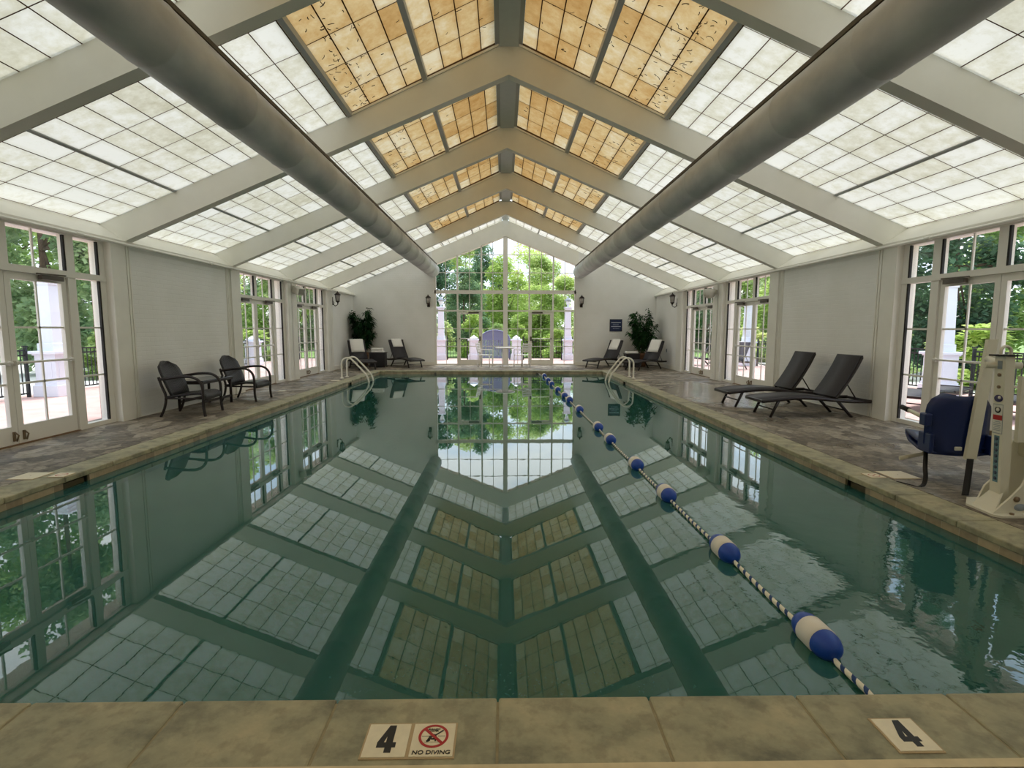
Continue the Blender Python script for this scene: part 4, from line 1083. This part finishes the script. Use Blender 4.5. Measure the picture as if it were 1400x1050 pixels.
palm(5.08, 19.20, 'tall dark leafy plant in a brown pot, right back corner', 2.2, 9, -1, .62, .64)

# ------------------------------------------------------------------ pool lift
t = thing('pool_lift', 'white pool access lift with a blue seat on the right deck', 'pool lift', (3.85, 3.85, 0))
m_ = MB(); m_.prism([(3.61, 3.91), (3.585, 3.66), (3.62, 3.62), (4.5, 3.62), (4.5, 4.06), (3.75, 4.06)], 0, .016, 'XY'); base = m_.build('base_plate', M['lift_white'], t)
m_ = MB(); m_.prism([(3.60, .016), (4.40, .016), (4.40, .09), (4.02, .52), (3.93, .52), (3.80, .22), (3.725, .135)], 3.675, 3.69, 'XZ'); gus = m_.build('side_gusset', M['lift_white'], t)
m_ = MB(); m_.prism([(3.68, .016), (4.40, .016), (4.40, .09), (4.02, .52), (3.93, .52), (3.80, .22), (3.74, .16)], 3.90, 3.915, 'XZ'); m_.build('side_gusset', M['lift_white'], t)
m_ = MB()
v0 = [m_.bm.verts.new(p) for p in ((3.625, 3.69, .016), (3.66, 3.91, .016), (3.725, 3.84, .15), (3.725, 3.75, .14))]; v1 = [m_.bm.verts.new(v.co+Vector((.014, 0, .004))) for v in v0]
m_.bm.faces.new(v0); m_.bm.faces.new(v1[::-1])
for k in range(4): m_.bm.faces.new((v0[k], v1[k], v1[(k+1) % 4], v0[(k+1) % 4]))
m_.build('front_web', M['lift_white'], t)
lean = -.058; MX, MY0, MY1 = 3.72, 3.755, 3.84
lx = lambda z: lean*(z-.12)/1.05
m_ = MB(); m_.prism([(MX+lx(.10), .10), (MX+.07+lx(.10), .10), (MX+.07+lx(1.17), 1.17), (MX+lx(1.17), 1.17)], MY0, MY1, 'XZ'); mast = m_.build('mast', M['lift_white'], t)
m_ = MB(); m_.bb(MX+lx(1.17)-.03, MX+lx(1.17)+.10, MY0-.02, MY1+.02, 1.168, 1.18); m_.build('mast_cap', M['gasket'], mast)
xt = MX+lx(1.17)+.035; yt = (MY0+MY1)/2
m_ = MB(); m_.tube(smooth_pts([(xt-.035, yt, 1.175), (xt-.035, yt, 1.225), (xt, yt, 1.245), (xt+.04, yt, 1.225), (xt+.04, yt, 1.175)]), .011, 8); m_.build('lift_handle', M['lift_white'], t)
m_ = MB(); m_.tube([(xt-.09, yt+.06, 1.10), (xt+.12, yt-.01, 1.10)], .024, 12); pin = m_.build('pivot_pin', M['lift_white'], t)
m_ = MB(); m_.tube([(xt+.115, yt-.01, 1.10), (xt+.17, yt-.02, 1.10)], .016, 10); m_.build('pin_knob', M['gasket'], pin)
# labels on the mast face turned to the pool (normal -x)
def fx(z, d=.0): return MX+lx(z)-d
ym = (MY0+MY1)/2
rotm = Matrix.Rotation(math.atan(lean/1.05), 3, 'Y')
def label_part(name, mat, z0, z1, w, yo=0, d=.002, out=0):
    m_ = MB(); zc = (z0+z1)/2; m_.box((fx(zc, d/2+out), ym+yo, zc), (d, w, z1-z0), rot=rotm); return m_.build(name, mat, mast)
def disc(name, mat, z, r, sz=1, yo=0, d=.002, out=0, n=20):
    m_ = MB(); m_.lathe([(0, 0), (r, 0), (r, d), (0, d)], (fx(z, d+out), ym+yo, z), n, 'X')
    for v in m_.bm.verts: v.co.z = z+(v.co.z-z)*sz
    return m_.build(name, mat, mast)
label_part('data_plate', M['lift_grey'], 1.075, 1.135, .036)
for z in (1.03, .94): disc('bolt', M['bolt_metal'], z, .012, 1, 0, .008)
disc('oval_badge', M['label_purple'], .855, .034, .8); disc('badge_mark', M['label_white'], .862, .012, 1, -.008, .001, .002)
label_part('warning_edge', M['lift_grey'], .590, .812, .078, 0, .001)
label_part('warning_label', M['label_white'], .595, .807, .072, 0, .001, .001)
label_part('red_band', M['red'], .693, .730, .072, 0, .001, .002)
disc('pictogram', M['ink'], .770, .024, 1, 0, .001, .002); disc('pictogram_mark', M['label_white'], .770, .014, 1, 0, .001, .003)
m_ = MB()
for k in range(6): zc = .680-k*.013; m_.box((fx(zc, .0025), ym, zc), (.001, .058 if k % 3 else .044, .004))
m_.each('print_line', M['lift_grey'], mast)
label_part('instruction_strip', M['label_teal'], .22, .575, .040)
for k in range(8): disc('pictogram', principled('picto', srgb(48, 62, 84), .5) if 'picto' not in bpy.data.materials else bpy.data.materials['picto'], .55-k*.043, .013, 1, 0, .001, .002, 12)
m_ = MB(); m_.lathe([(0, 0), (.045, 0), (.045, .003), (0, .003)], (3.80, 3.671, .062), 24, 'Y')
for v in m_.bm.verts: v.co.z = .062+(v.co.z-.062)*.6
m_.build('maker_badge', M['lift_grey'], gus)
m_ = MB(); m_.lathe([(0, 0), (.02, .0), (.02, -.012), (0, -.012)], (3.765, 3.675, .125), 12, 'Y'); m_.build('bolt', M['bolt_metal'], gus)
m_ = MB(); m_.lathe([(0, 0), (.014, .0), (.014, .012), (0, .012)], (3.72, 3.65, .016), 10); m_.build('anchor_bolt', M['bolt_metal'], base)
m_ = MB(); m_.box((4.10, 3.86, .50), (.26, .20, .22), bev=.03); m_.build('battery_box', M['lift_beige'], t)
m_ = MB(); m_.prism([(3.86, .52), (4.30, .52), (4.30, .72), (3.98, .98), (3.84, 1.02)], 3.80, 3.83, 'XZ'); m_.build('side_panel', M['lift_white'], t)
m_ = MB(); m_.tube([(xt+.03, yt+.03, 1.10), (4.09, 4.36, 1.12)], .024, 10); m_.build('swing_arm', M['lift_white'], t)
m_ = MB(); m_.prism([(4.075, 1.28), (4.16, 1.28), (4.07, .25), (3.975, .25)], 4.345, 4.375, 'XZ'); m_.build('seat_post', M['lift_white'], t)
fd = Vector((.22, .975, 0)); sd = Vector((.975, -.22, 0)); C0 = Vector((3.975, 4.43, 0))
def SP(f, w, z): p = C0+fd*f+sd*w; return (p.x, p.y, z)
rows = []
for k in range(12):
    f = k/11; z = .27+.52*f; hw = .235 if f < .75 else .235*math.sqrt(max(.25, 1-((f-.75)/.29)**2)); hw *= .8+.2*min(1, f/.18)
    rows.append([SP(.02+.05*f-.05*f*f+.07*abs(j/5-1)**2.5-.03, (j/5-1)*hw, z) for j in range(11)])
m_ = MB(); m_.sheet(rows, .03); back = m_.build('seat_back', M['lift_blue'], t)
rows = []
for p, z in ((.0, .33), (.06, .345), (.18, .355), (.32, .385), (.41, .40), (.45, .385), (.44, .35), (.34, .30), (.15, .26), (.0, .26)):
    rows.append([SP(p, (j/4-1)*(.235-.03*max(0, p-.3)/.15), z+.02*abs(j/4-1)**2) for j in range(9)])
m_ = MB(); m_.sheet(rows, .02); m_.build('seat_pan', M['lift_blue'], t)
az = math.atan2(fd.y, fd.x)
m_ = MB(); m_.box(SP(.05, -.225, .37), (.20, .035, .17), rz=az, bev=.012); m_.box(SP(.05, .225, .37), (.20, .035, .17), rz=az, bev=.012); m_.each('seat_side', M['lift_blue'], t)
m_ = MB(); m_.box(SP(.03, -.25, .575), (.10, .06, .11), rz=az, bev=.012); m_.build('arm_socket', M['lift_blue'], t)
m_ = MB(); m_.tube([SP(.04, -.255, .585), SP(.30, -.26, .615)], .018, 10); arm = m_.build('armrest', M['lift_white'], t)
m_ = MB(); m_.tube([SP(.29, -.26, .614), SP(.42, -.262, .628)], .023, 10); m_.build('armrest_grip', M['strap'], arm)
m_ = MB(); m_.tube([(3.80, 4.86, .135), (4.05, 4.86, .185)], .016, 8, flat=(.6, 1.3)); m_.tube([(4.03, 4.86, .18), (4.03, 4.80, .30)], .014, 8); m_.each('footrest_bar', M['lift_white'], t)
m_ = MB(); m_.box((3.945, 4.395, .335), (.055, .02, .032), bev=.004); m_.build('seat_clip', M['label_white'], back)
def strap(pts, w, name='strap'):
    pts = smooth_pts(pts, 2); rows = []
    for i, p in enumerate(pts): rows.append([p+Vector(w)*-.5, p+Vector(w)*.5])
    m_ = MB(); m_.sheet(rows, .004); m_.build(name, M['strap'], t)
strap([(3.88, 4.66, .29), (3.82, 4.58, .22), (3.74, 4.48, .13), (3.72, 4.44, .08), (3.68, 4.40, .02), (3.62, 4.36, .006), (3.58, 4.44, .006), (3.55, 4.53, .006)], (.028, -.020, .0))
strap([(4.00, 4.33, .26), (3.95, 4.28, .16), (3.86, 4.19, .04), (3.80, 4.13, .006)], (.05, -.012, 0))

# ------------------------------------------------------------------ outside
def patio_strip(parts):
    m_ = MB()
    for p in parts: m_.bb(*p)
    return m_
ZG = -.05
m_ = patio_strip([(X0-10.2, X0-HW-.42, -3, 25.2, -.25, ZG), (X0+HW+.42, X0+10.2, -3, 25.2, -.25, ZG), (X0-HW-.42, X0+HW+.42, YB+.33, 25.2, -.25, ZG)])
struct(m_, 'patio', M['patio'], 'pinkish red patio paving outside the hall', 'patio')
m_ = MB(); m_.bb(-120, 120, -60, 160, -.6, -.27)
struct(m_, 'lawn', M['lawn'], 'green lawn beyond the patio fences', 'ground')
m_ = MB(); m_.bb(-22, X0-10.2, 2, 24, -.27, -.12)
struct(m_, 'pool_terrace', M['ground_pale'], 'pale bright terrace outside beyond the left fence', 'ground')
m_ = MB(); m_.bb(X0+10.2, 15, 2, 24, -.27, -.14)
struct(m_, 'side_terrace', M['ground_pale'], 'pale bright terrace outside beyond the right fence', 'ground')

def fence(p0, p1, label, n_posts):
    p0, p1 = Vector(p0), Vector(p1); L = (p1-p0).length; d = (p1-p0)/L; rz = math.atan2(d.y, d.x)
    t = thing('iron_fence', label, 'fence', tuple(p0))
    m_ = MB(); c = (p0+p1)/2
    for z in (.96, .86, .08): m_.box((c.x, c.y, ZG+z), (L, .03, .03), rz=rz)
    k = int(L/.115)
    for i in range(k+1):
        p = p0+d*(L*i/k); m_.box((p.x, p.y, ZG+.51), (.016, .016, .88), rz=rz)
    m_.build('railing', M['fence_iron'], t)
    for i in range(n_posts):
        p = p0+d*(L*i/(n_posts-1)); m_ = MB(); m_.box((p.x, p.y, ZG+.51), (.05, .05, 1.02), rz=rz); m_.box((p.x, p.y, ZG+1.04), (.07, .07, .03), rz=rz); m_.each('post', M['fence_iron'], t)
XL, XR = -9.75, 9.9
fence((XL, 1, 0), (XL, 10.85, 0), 'black iron fence outside the left doors, near stretch', 5)
fence((XL, 11.4, 0), (XL, 20.16, 0), 'black iron fence on the left patio between the columns', 5)
fence((XL, 20.82, 0), (XL, 23.9, 0), 'black iron fence at the far corner of the left patio', 3)
fence((XR, 1, 0), (XR, 10.85, 0), 'black iron fence outside the right doors, near stretch', 5)
fence((XR, 11.4, 0), (XR, 20.25, 0), 'black iron fence on the right patio between the columns', 5)
fence((XR, 20.75, 0), (XR, 24.1, 0), 'black iron fence at the far corner of the right patio', 3)
fence((-9.4, 24.3, 0), (-3.15, 24.3, 0), 'black iron fence behind the hall, left part', 4)
fence((-2.58, 24.3, 0), (-1.66, 24.3, 0), 'short black iron fence left of the white gate pier', 2)
fence((.94, 24.3, 0), (2.70, 24.3, 0), 'black iron fence seen through the right gable door', 2)
fence((3.2, 24.3, 0), (XR, 24.3, 0), 'black iron fence behind the hall, right part', 4)

def column(x, y, label, tall=True, w=.42, cap_lamp=False):
    t = thing('patio_column' if tall else 'gate_pier', label, 'column' if tall else 'pier', (x, y, ZG))
    z = ZG
    m_ = MB(); m_.box((x, y, z+.12), (w+.10, w+.10, .24), bev=.012); m_.box((x, y, z+.265), (w+.04, w+.04, .05)); m_.box((x, y, z+.55), (w, w, .62))
    for a, b in ((0, -1), (0, 1), (1, 0), (-1, 0)):
        m_.box((x+a*(w/2+.004), y+b*(w/2+.004), z+.55), (w*.62 if b else .012, w*.62 if a else .012, .40))
    m_.box((x, y, z+.87), (w+.05, w+.05, .03)); m_.box((x, y, z+.915), (w+.14, w+.14, .06), bev=.01)
    m_.build('pedestal', M['column_paint'], t)
    if tall:
        m_ = MB(); m_.box((x, y, z+1.02), (.34, .34, .16), bev=.01); m_.build('shaft_base', M['column_paint'], t)
        m_ = MB()
        v = []
        for zz, h in ((z+1.09, .145), (z+2.30, .125)): v.append([m_.bm.verts.new((x+a*h, y+b*h, zz)) for a, b in ((-1, -1), (1, -1), (1, 1), (-1, 1))])
        for k in range(4): m_.bm.faces.new((v[0][k], v[0][(k+1) % 4], v[1][(k+1) % 4], v[1][k]))
        m_.build('shaft', M['column_paint'], t)
        m_ = MB(); m_.box((x, y, z+2.33), (.30, .30, .07), bev=.01); m_.box((x, y, z+2.39), (.36, .36, .06), bev=.01); m_.build('capital', M['column_paint'], t)
        if cap_lamp:
            m_ = MB(); m_.lathe([(0, 2.42), (.08, 2.42), (.04, 2.47), (.04, 2.50), (.07, 2.52), (.12, 2.72), (0, 2.72)], (x, y, z), 10); m_.build('lamp_glass', principled('post_lamp', srgb(225, 232, 230), .3) if 'post_lamp' not in bpy.data.materials else bpy.data.materials['post_lamp'], t)
            m_ = MB(); m_.lathe([(0, 2.70), (.15, 2.71), (.14, 2.74), (.05, 2.84), (.02, 2.87), (.02, 2.92), (0, 2.93)], (x, y, z), 12); m_.build('lamp_cap', M['lift_grey'], t)
    else:
        m_ = MB(); m_.box((x, y, z+.97), (w-.06, w-.06, .06))
        b = [m_.bm.verts.new((x+a*(w/2-.02), y+c*(w/2-.02), z+1.0)) for a, c in ((-1, -1), (1, -1), (1, 1), (-1, 1))]; ap = m_.bm.verts.new((x, y, z+1.14))
        for k in range(4): m_.bm.faces.new((b[k], b[(k+1) % 4], ap))
        m_.bm.faces.new(b); m_.build('pyramid_cap', M['column_paint'], t)
column(-9.42, 11.12, 'white square patio column outside the nearest left doors')
column(9.45, 11.15, 'white square patio column outside the nearest right doors')
column(-2.86, 24.3, 'white column topped by a lantern, seen at the left of the gable window', True, .40, True)
column(2.98, 24.3, 'white column topped by a lantern, seen at the right of the gable window', True, .40, True)
column(9.6, 20.5, 'tall white patio column outside the farthest right doors')
column(-9.7, 20.5, 'short white pier outside the far left doors', False, .44)
column(-9.7, 24.25, 'short white pier at the far left corner of the patio fence', False, .40)
column(9.55, 17.2, 'short white pier outside the right doors beyond the loungers', False, .44)
column(-1.36, 24.3, 'white gate pier left of the arched gate', False, .40)
column(.60, 24.3, 'white gate pier right of the arched gate', False, .40)
# arched gate
t = thing('arched_gate', 'blue grey arched slatted gate behind the pedestal table', 'gate', (-.38, 24.35, ZG))
m_ = MB(); k = 18
for i in range(k):
    x = -1.03+i*(1.30/(k-1)); f = (x+.38)/.68; top = .86+.48*math.sqrt(max(0, 1-f*f*.92)); m_.bb(x-.028, x+.028, 24.36, 24.385, ZG+.06, ZG+top-.02)
m_.each('slat', M['gate_blue'], t)
m_ = MB(); pts = [(-1.06, 24.37, ZG)]+[(-.38+.68*math.cos(PI-PI*q/16), 24.37, ZG+.92+.44*math.sin(PI*q/16)) for q in range(17)]+[(.30, 24.37, ZG)]
m_.tube(pts, .03, 8); m_.bb(-1.04, .28, 24.35, 24.40, ZG+.9, ZG+.96); m_.bb(-1.04, .28, 24.35, 24.40, ZG+.08, ZG+.14); m_.build('gate_frame', M['gate_blue'], t)
m_ = MB(); m_.prism([(-.38+.67*math.cos(PI*q/14), ZG+.95+.40*math.sin(PI*q/14)) for q in range(15)], 24.40, 24.42, 'XZ'); m_.build('arch_panel', M['gate_blue'], t)

# outdoor loungers on the right patio, and one outdoor rail on the left
def out_lounger(loc, rz, label):
    o = dup(L0, loc, rz, label, 'sun loungers on the outside patio'); return o
LF = make_lounger('dark flat lounger outside the nearest right doors, behind the blue lift seat', 'flat sun loungers on the outside patio', True)
LF.location = (6.85, 7.75, ZG); LF.rotation_euler = (0, 0, .35)
dup(LF, (7.0, 8.95, ZG), .5, 'dark flat lounger outside the nearest right doors, beside the brick pier')
out_lounger((7.3, 17.9, ZG), .55, 'dark lounger outside the right doors in the middle bay')
out_lounger((6.75, 20.9, ZG), -.3, 'dark lounger outside the farthest right doors')
m_ = MB(); pts = smooth_pts([(-10.9, 10.6, -.12), (-10.9, 10.6, 1.10), (-10.9, 10.65, 1.22), (-10.9, 11.0, 1.22), (-10.9, 11.05, 1.10), (-10.9, 11.05, -.12)]); m_.tube(pts, .04, 10)
tag(m_.build('hoop_rail', M['steel']), 'white hoop rail outside the left doors beyond the fence', 'rail')

# ------------------------------------------------------------------ trees
def tree_meshes(seed, mat, n_leaf, blobs, leafsize, trunk_h, trunk_r=.16):
    rnd = random.Random(seed)
    verts, faces = [], []
    for _ in range(n_leaf):
        c, r = rnd.choice(blobs)
        while True:
            p = Vector((rnd.uniform(-1, 1), rnd.uniform(-1, 1), rnd.uniform(-1, 1)))
            if .25 < p.length < 1: break
        p = Vector((c[0]+p.x*r[0], c[1]+p.y*r[1], c[2]+p.z*r[2]))
        L = leafsize*rnd.uniform(.6, 1.3); az = rnd.uniform(0, 2*PI)
        d = Vector((math.cos(az), math.sin(az), rnd.uniform(-.8, .3))).normalized()
        s_ = d.cross(Vector((rnd.uniform(-.5, .5), rnd.uniform(-.5, .5), 1))).normalized()*L*.36
        i = len(verts); verts += [p, p+d*L*.5+s_, p+d*L, p+d*L*.5-s_]; faces.append((i, i+1, i+2, i+3))
    me = bpy.data.meshes.new('crown'); me.from_pydata([tuple(v) for v in verts], [], faces); me.materials.append(mat)
    m_ = MB(); m_.tube([(0, 0, 0), (.05, 0, trunk_h*.5), (0, .05, trunk_h)], [trunk_r, trunk_r*.8, trunk_r*.4], 8)
    for c, r in blobs[:7]: m_.tube([(0, 0, trunk_h*.55), (c[0]*.5, c[1]*.5, (trunk_h*.6+c[2])*.5), c], [trunk_r*.45, trunk_r*.3, .02], 6)
    bmesh.ops.recalc_face_normals(m_.bm, faces=m_.bm.faces)
    tm = bpy.data.meshes.new('trunk'); m_.bm.to_mesh(tm); m_.bm.free(); tm.materials.append(M['bark'])
    return me, tm
def blobs(seed, h, w, n, low=.25):
    rnd = random.Random(seed); out = []
    for _ in range(n):
        f = rnd.uniform(low, .92); rr = w*math.sin(PI*min(1, (f-low)/(1-low)*.85+.12))
        a = rnd.uniform(0, 2*PI); q = rnd.random()**.5*rr*.75
        s_ = rnd.uniform(.22, .4)*w
        out.append(((q*math.cos(a), q*math.sin(a), f*h), (s_, s_, s_*.62)))
    return out
# unit-ish prototypes: height 10
PROT = {
    'broad': tree_meshes(1, M['leaf'], 16000, blobs(11, 10, 4.2, 32, .12), .31, 6),
    'dark': tree_meshes(2, M['leaf_dark'], 16000, blobs(12, 10, 3.7, 32, .08), .30, 7),
    'lime': tree_meshes(3, M['leaf_lime'], 14000, blobs(13, 10, 4.4, 30, .10), .32, 5),
    'shrub': tree_meshes(4, M['leaf_lime'], 4500, blobs(14, 2, 1.3, 16, .05), .16, 1.0, .06),
    'hedge': tree_meshes(5, M['leaf'], 5000, blobs(15, 2, 1.3, 16, .05), .16, 1.0, .06),
}
KIND = {'broad': 'mid green leafy tree', 'dark': 'dark green dense tree', 'lime': 'bright yellow-green tree', 'shrub': 'bright lime shrub', 'hedge': 'leafy green shrub'}
def plant(kind, x, y, h, w, label, rz):
    cr, tm = PROT[kind]; base = 2 if kind in ('shrub', 'hedge') else 10
    t = thing('shrub' if base == 2 else 'tree', label, 'shrub' if base == 2 else 'tree', (x, y, -.3), rz, 'greenery outside the hall')
    sc = (w, w, h/base)
    for nm, me in (('crown', cr), ('trunk', tm)):
        o = bpy.data.objects.new(nm, me); COL.objects.link(o); o.parent = t; o.scale = sc
BACK = [('broad', -6.6, 30.5, 5.8, .5), ('dark', -2.3, 31, 5.4, .46), ('lime', 2.2, 30.5, 4.3, .46), ('broad', 6.5, 31, 4.1, .5),
        ('dark', -8.8, 37, 7.2, .56), ('dark', -4.3, 36.5, 7.4, .54), ('lime', .1, 37, 7.0, .5), ('broad', 4.5, 36.6, 5.4, .52), ('broad', 9, 37, 5.0, .55),
        ('lime', -11.5, 43, 8.6, .62), ('broad', -6.5, 43.2, 9.2, .6), ('dark', -1.7, 43, 9.4, .58), ('broad', 3.2, 43.4, 7.9, .58), ('dark', 8.2, 43, 5.7, .62),
        ('dark', -10, 51, 10.8, .75), ('broad', -3.8, 51.5, 11, .74), ('lime', 2.4, 51, 10, .74), ('broad', 8.8, 51.5, 6.3, .75)]
for i, (k, x, y, h, w) in enumerate(sorted(BACK, key=lambda q: q[1])):
    plant(k, x, y, h, w, f'{KIND[k]} behind the hall, {ORD[i]} from the left', i*1.3)
BS = [('shrub', -9, 28, 2.3, .9), ('hedge', -6.9, 26.6, 2.1, .8), ('shrub', -5, 28.3, 2.5, .8), ('hedge', -3.2, 26.6, 2.0, .75), ('shrub', -1.6, 28.4, 2.6, .75), ('hedge', -.2, 26.5, 1.9, .7), ('shrub', .8, 27.6, 2.2, .6), ('shrub', 2.7, 26.5, 1.7, .75), ('hedge', 4.3, 28.2, 2.0, .8), ('shrub', 6.0, 26.6, 1.8, .8), ('hedge', 8.0, 28, 2.2, .9)]
for i, (k, x, y, h, w) in enumerate(BS): plant(k, x, y, h, w, f'{KIND[k]} behind the back fence, {ORD[i]} from the left', i*2.1)
FARW = [(-34, 60), (-22, 64), (-11, 62), (0, 65), (11, 62), (22, 64), (34, 60), (-33, 14), (-34, 28), (-33, 44), (33, 14), (34, 28), (33, 44), (-32, 0), (32, 0)]
for i, (x, y) in enumerate(FARW):
    plant('dark' if i % 2 else 'broad', x, y, 8.0 if x < 8 else 6.6, 1.15, f'{KIND["dark" if i % 2 else "broad"]} in the distant woods, ' + (f'{ORD[i]} from the left behind the hall' if i < 7 else f'{ORD[(i-7) % 3] if i < 13 else "nearest"} along the far {"left" if x < 0 else "right"} side'), i*1.1)
SIDE_T = {-1: [('broad', -15, 5.5, 9, .68), ('dark', -14.8, 11.6, 10.5, .66), ('dark', -14.6, 17.2, 10.8, .66), ('broad', -15, 23, 9.5, .64), ('lime', -15, 28.6, 7.8, .62), ('broad', -15.4, 34.2, 7.8, .64), ('dark', -15, 40, 8.2, .66), ('lime', -16, 46, 9, .68),
               ('dark', -21.5, 9, 12, .75), ('dark', -21, 16, 12.5, .75), ('broad', -21.5, 23, 12, .78), ('dark', -22, 30.4, 10.5, .78), ('broad', -22, 38, 10.5, .8), ('dark', -23, 46, 11, .85)],
          1: [('broad', 15.2, 5.5, 9.5, .68), ('dark', 15, 11.6, 10, .66), ('dark', 14.8, 17.2, 9.6, .66), ('broad', 15.2, 23, 7.4, .62), ('lime', 15.2, 28.4, 6.0, .58), ('broad', 15.6, 33.6, 6.0, .58), ('dark', 15.2, 39, 6.2, .6), ('lime', 16.2, 44.6, 6.4, .6),
               ('dark', 21.8, 9, 11, .75), ('dark', 21.4, 16, 11, .75), ('broad', 21.8, 23, 8.5, .75), ('dark', 22.2, 30.4, 7.2, .75), ('broad', 22.2, 38, 7.2, .78), ('dark', 23.4, 46, 7.6, .82)]}
for s in (-1, 1):
    for i, (k, x, y, h, w) in enumerate(SIDE_T[s]): plant(k, x, y, h, w, f'{KIND[k]} beyond the {SIDE[s]} fence, {ORD[i % 8] if i < 8 else ORD[i-8]} from the front in the {"fence" if i < 8 else "rear"} row', i*1.7)
    hs = [('hedge', 7.5), ('hedge', 10.4), ('shrub', 13.3), ('hedge', 16.2), ('shrub', 19.1), ('hedge', 22), ('shrub', 24.9)]
    for i, (k, y) in enumerate(hs):
        if s < 0 and y < 14: continue
        plant(k, s*(11.9+.25*math.sin(y))+.1, y, 1.6 if s < 0 else 1.8, 1.1, f'{KIND[k]} just beyond the {SIDE[s]} patio fence, {ORD[i]} from the front', i*.9)

# ------------------------------------------------------------------ sky, sun, camera
w = bpy.data.worlds.new('sky'); SC.world = w; w.use_nodes = True; nt = w.node_tree; nt.nodes.clear(); n = N(nt)
out = n.add('ShaderNodeOutputWorld'); bg = n.add('ShaderNodeBackground'); n.link(bg.outputs[0], out.inputs[0])
tc = n.add('ShaderNodeTexCoord'); sp = n.add('ShaderNodeSeparateXYZ'); n.link(tc.outputs['Generated'], sp.inputs[0])
cl = n.noise(n.mapping(tc.outputs['Generated'], (1, 1, 2.4)), 2.6, 6, .6)
cloud = n.ramp(cl, [(.40, (0, 0, 0, 1)), (.58, (1, 1, 1, 1))])
blue = n.ramp(sp.outputs[2], [(.0, (.86, .93, 1.0, 1)), (.25, (.62, .80, 1.05, 1)), (1, (.50, .70, 1.0, 1))])
sky = n.mix(cloud, blue, (1.12, 1.12, 1.12, 1))
n.link(sky, bg.inputs[0]); bg.inputs[1].default_value = 2.0
sun = bpy.data.lights.new('sun', 'SUN'); sun.energy = 4.0; sun.angle = math.radians(16); sun.color = (1, .96, .88)
so = bpy.data.objects.new('sun', sun); COL.objects.link(so); so.rotation_euler = (math.radians(-24), math.radians(6), 0); so.location = (0, 10, 20)

F = 716.; pitch = math.radians(5.98); yaw = math.radians(.96); roll = math.radians(.1)
fwd = Vector((math.sin(yaw)*math.cos(pitch), math.cos(yaw)*math.cos(pitch), -math.sin(pitch))); right = Vector((math.cos(yaw), -math.sin(yaw), 0)); up = right.cross(fwd)
r2 = right*math.cos(roll)+up*math.sin(roll); u2 = up*math.cos(roll)-right*math.sin(roll)
cam = bpy.data.cameras.new('camera'); co = bpy.data.objects.new('camera', cam); COL.objects.link(co)
mt = Matrix((r2, u2, -fwd)).transposed().to_4x4(); mt.translation = (0, 0, 1.36); co.matrix_world = mt
cam.sensor_fit = 'HORIZONTAL'; cam.sensor_width = 36; cam.lens = 36*F/1400; cam.clip_start = .05; cam.clip_end = 500
SC.camera = co

SC.view_settings.view_transform = 'Standard'; SC.view_settings.look = 'None'; SC.view_settings.gamma = 1; SC.view_settings.use_curve_mapping = False
SC.view_settings.exposure = .1
cy = SC.cycles
cy.max_bounces = 10; cy.diffuse_bounces = 5; cy.glossy_bounces = 4; cy.transmission_bounces = 6; cy.transparent_max_bounces = 24
cy.use_denoising = True; cy.sample_clamp_indirect = 6
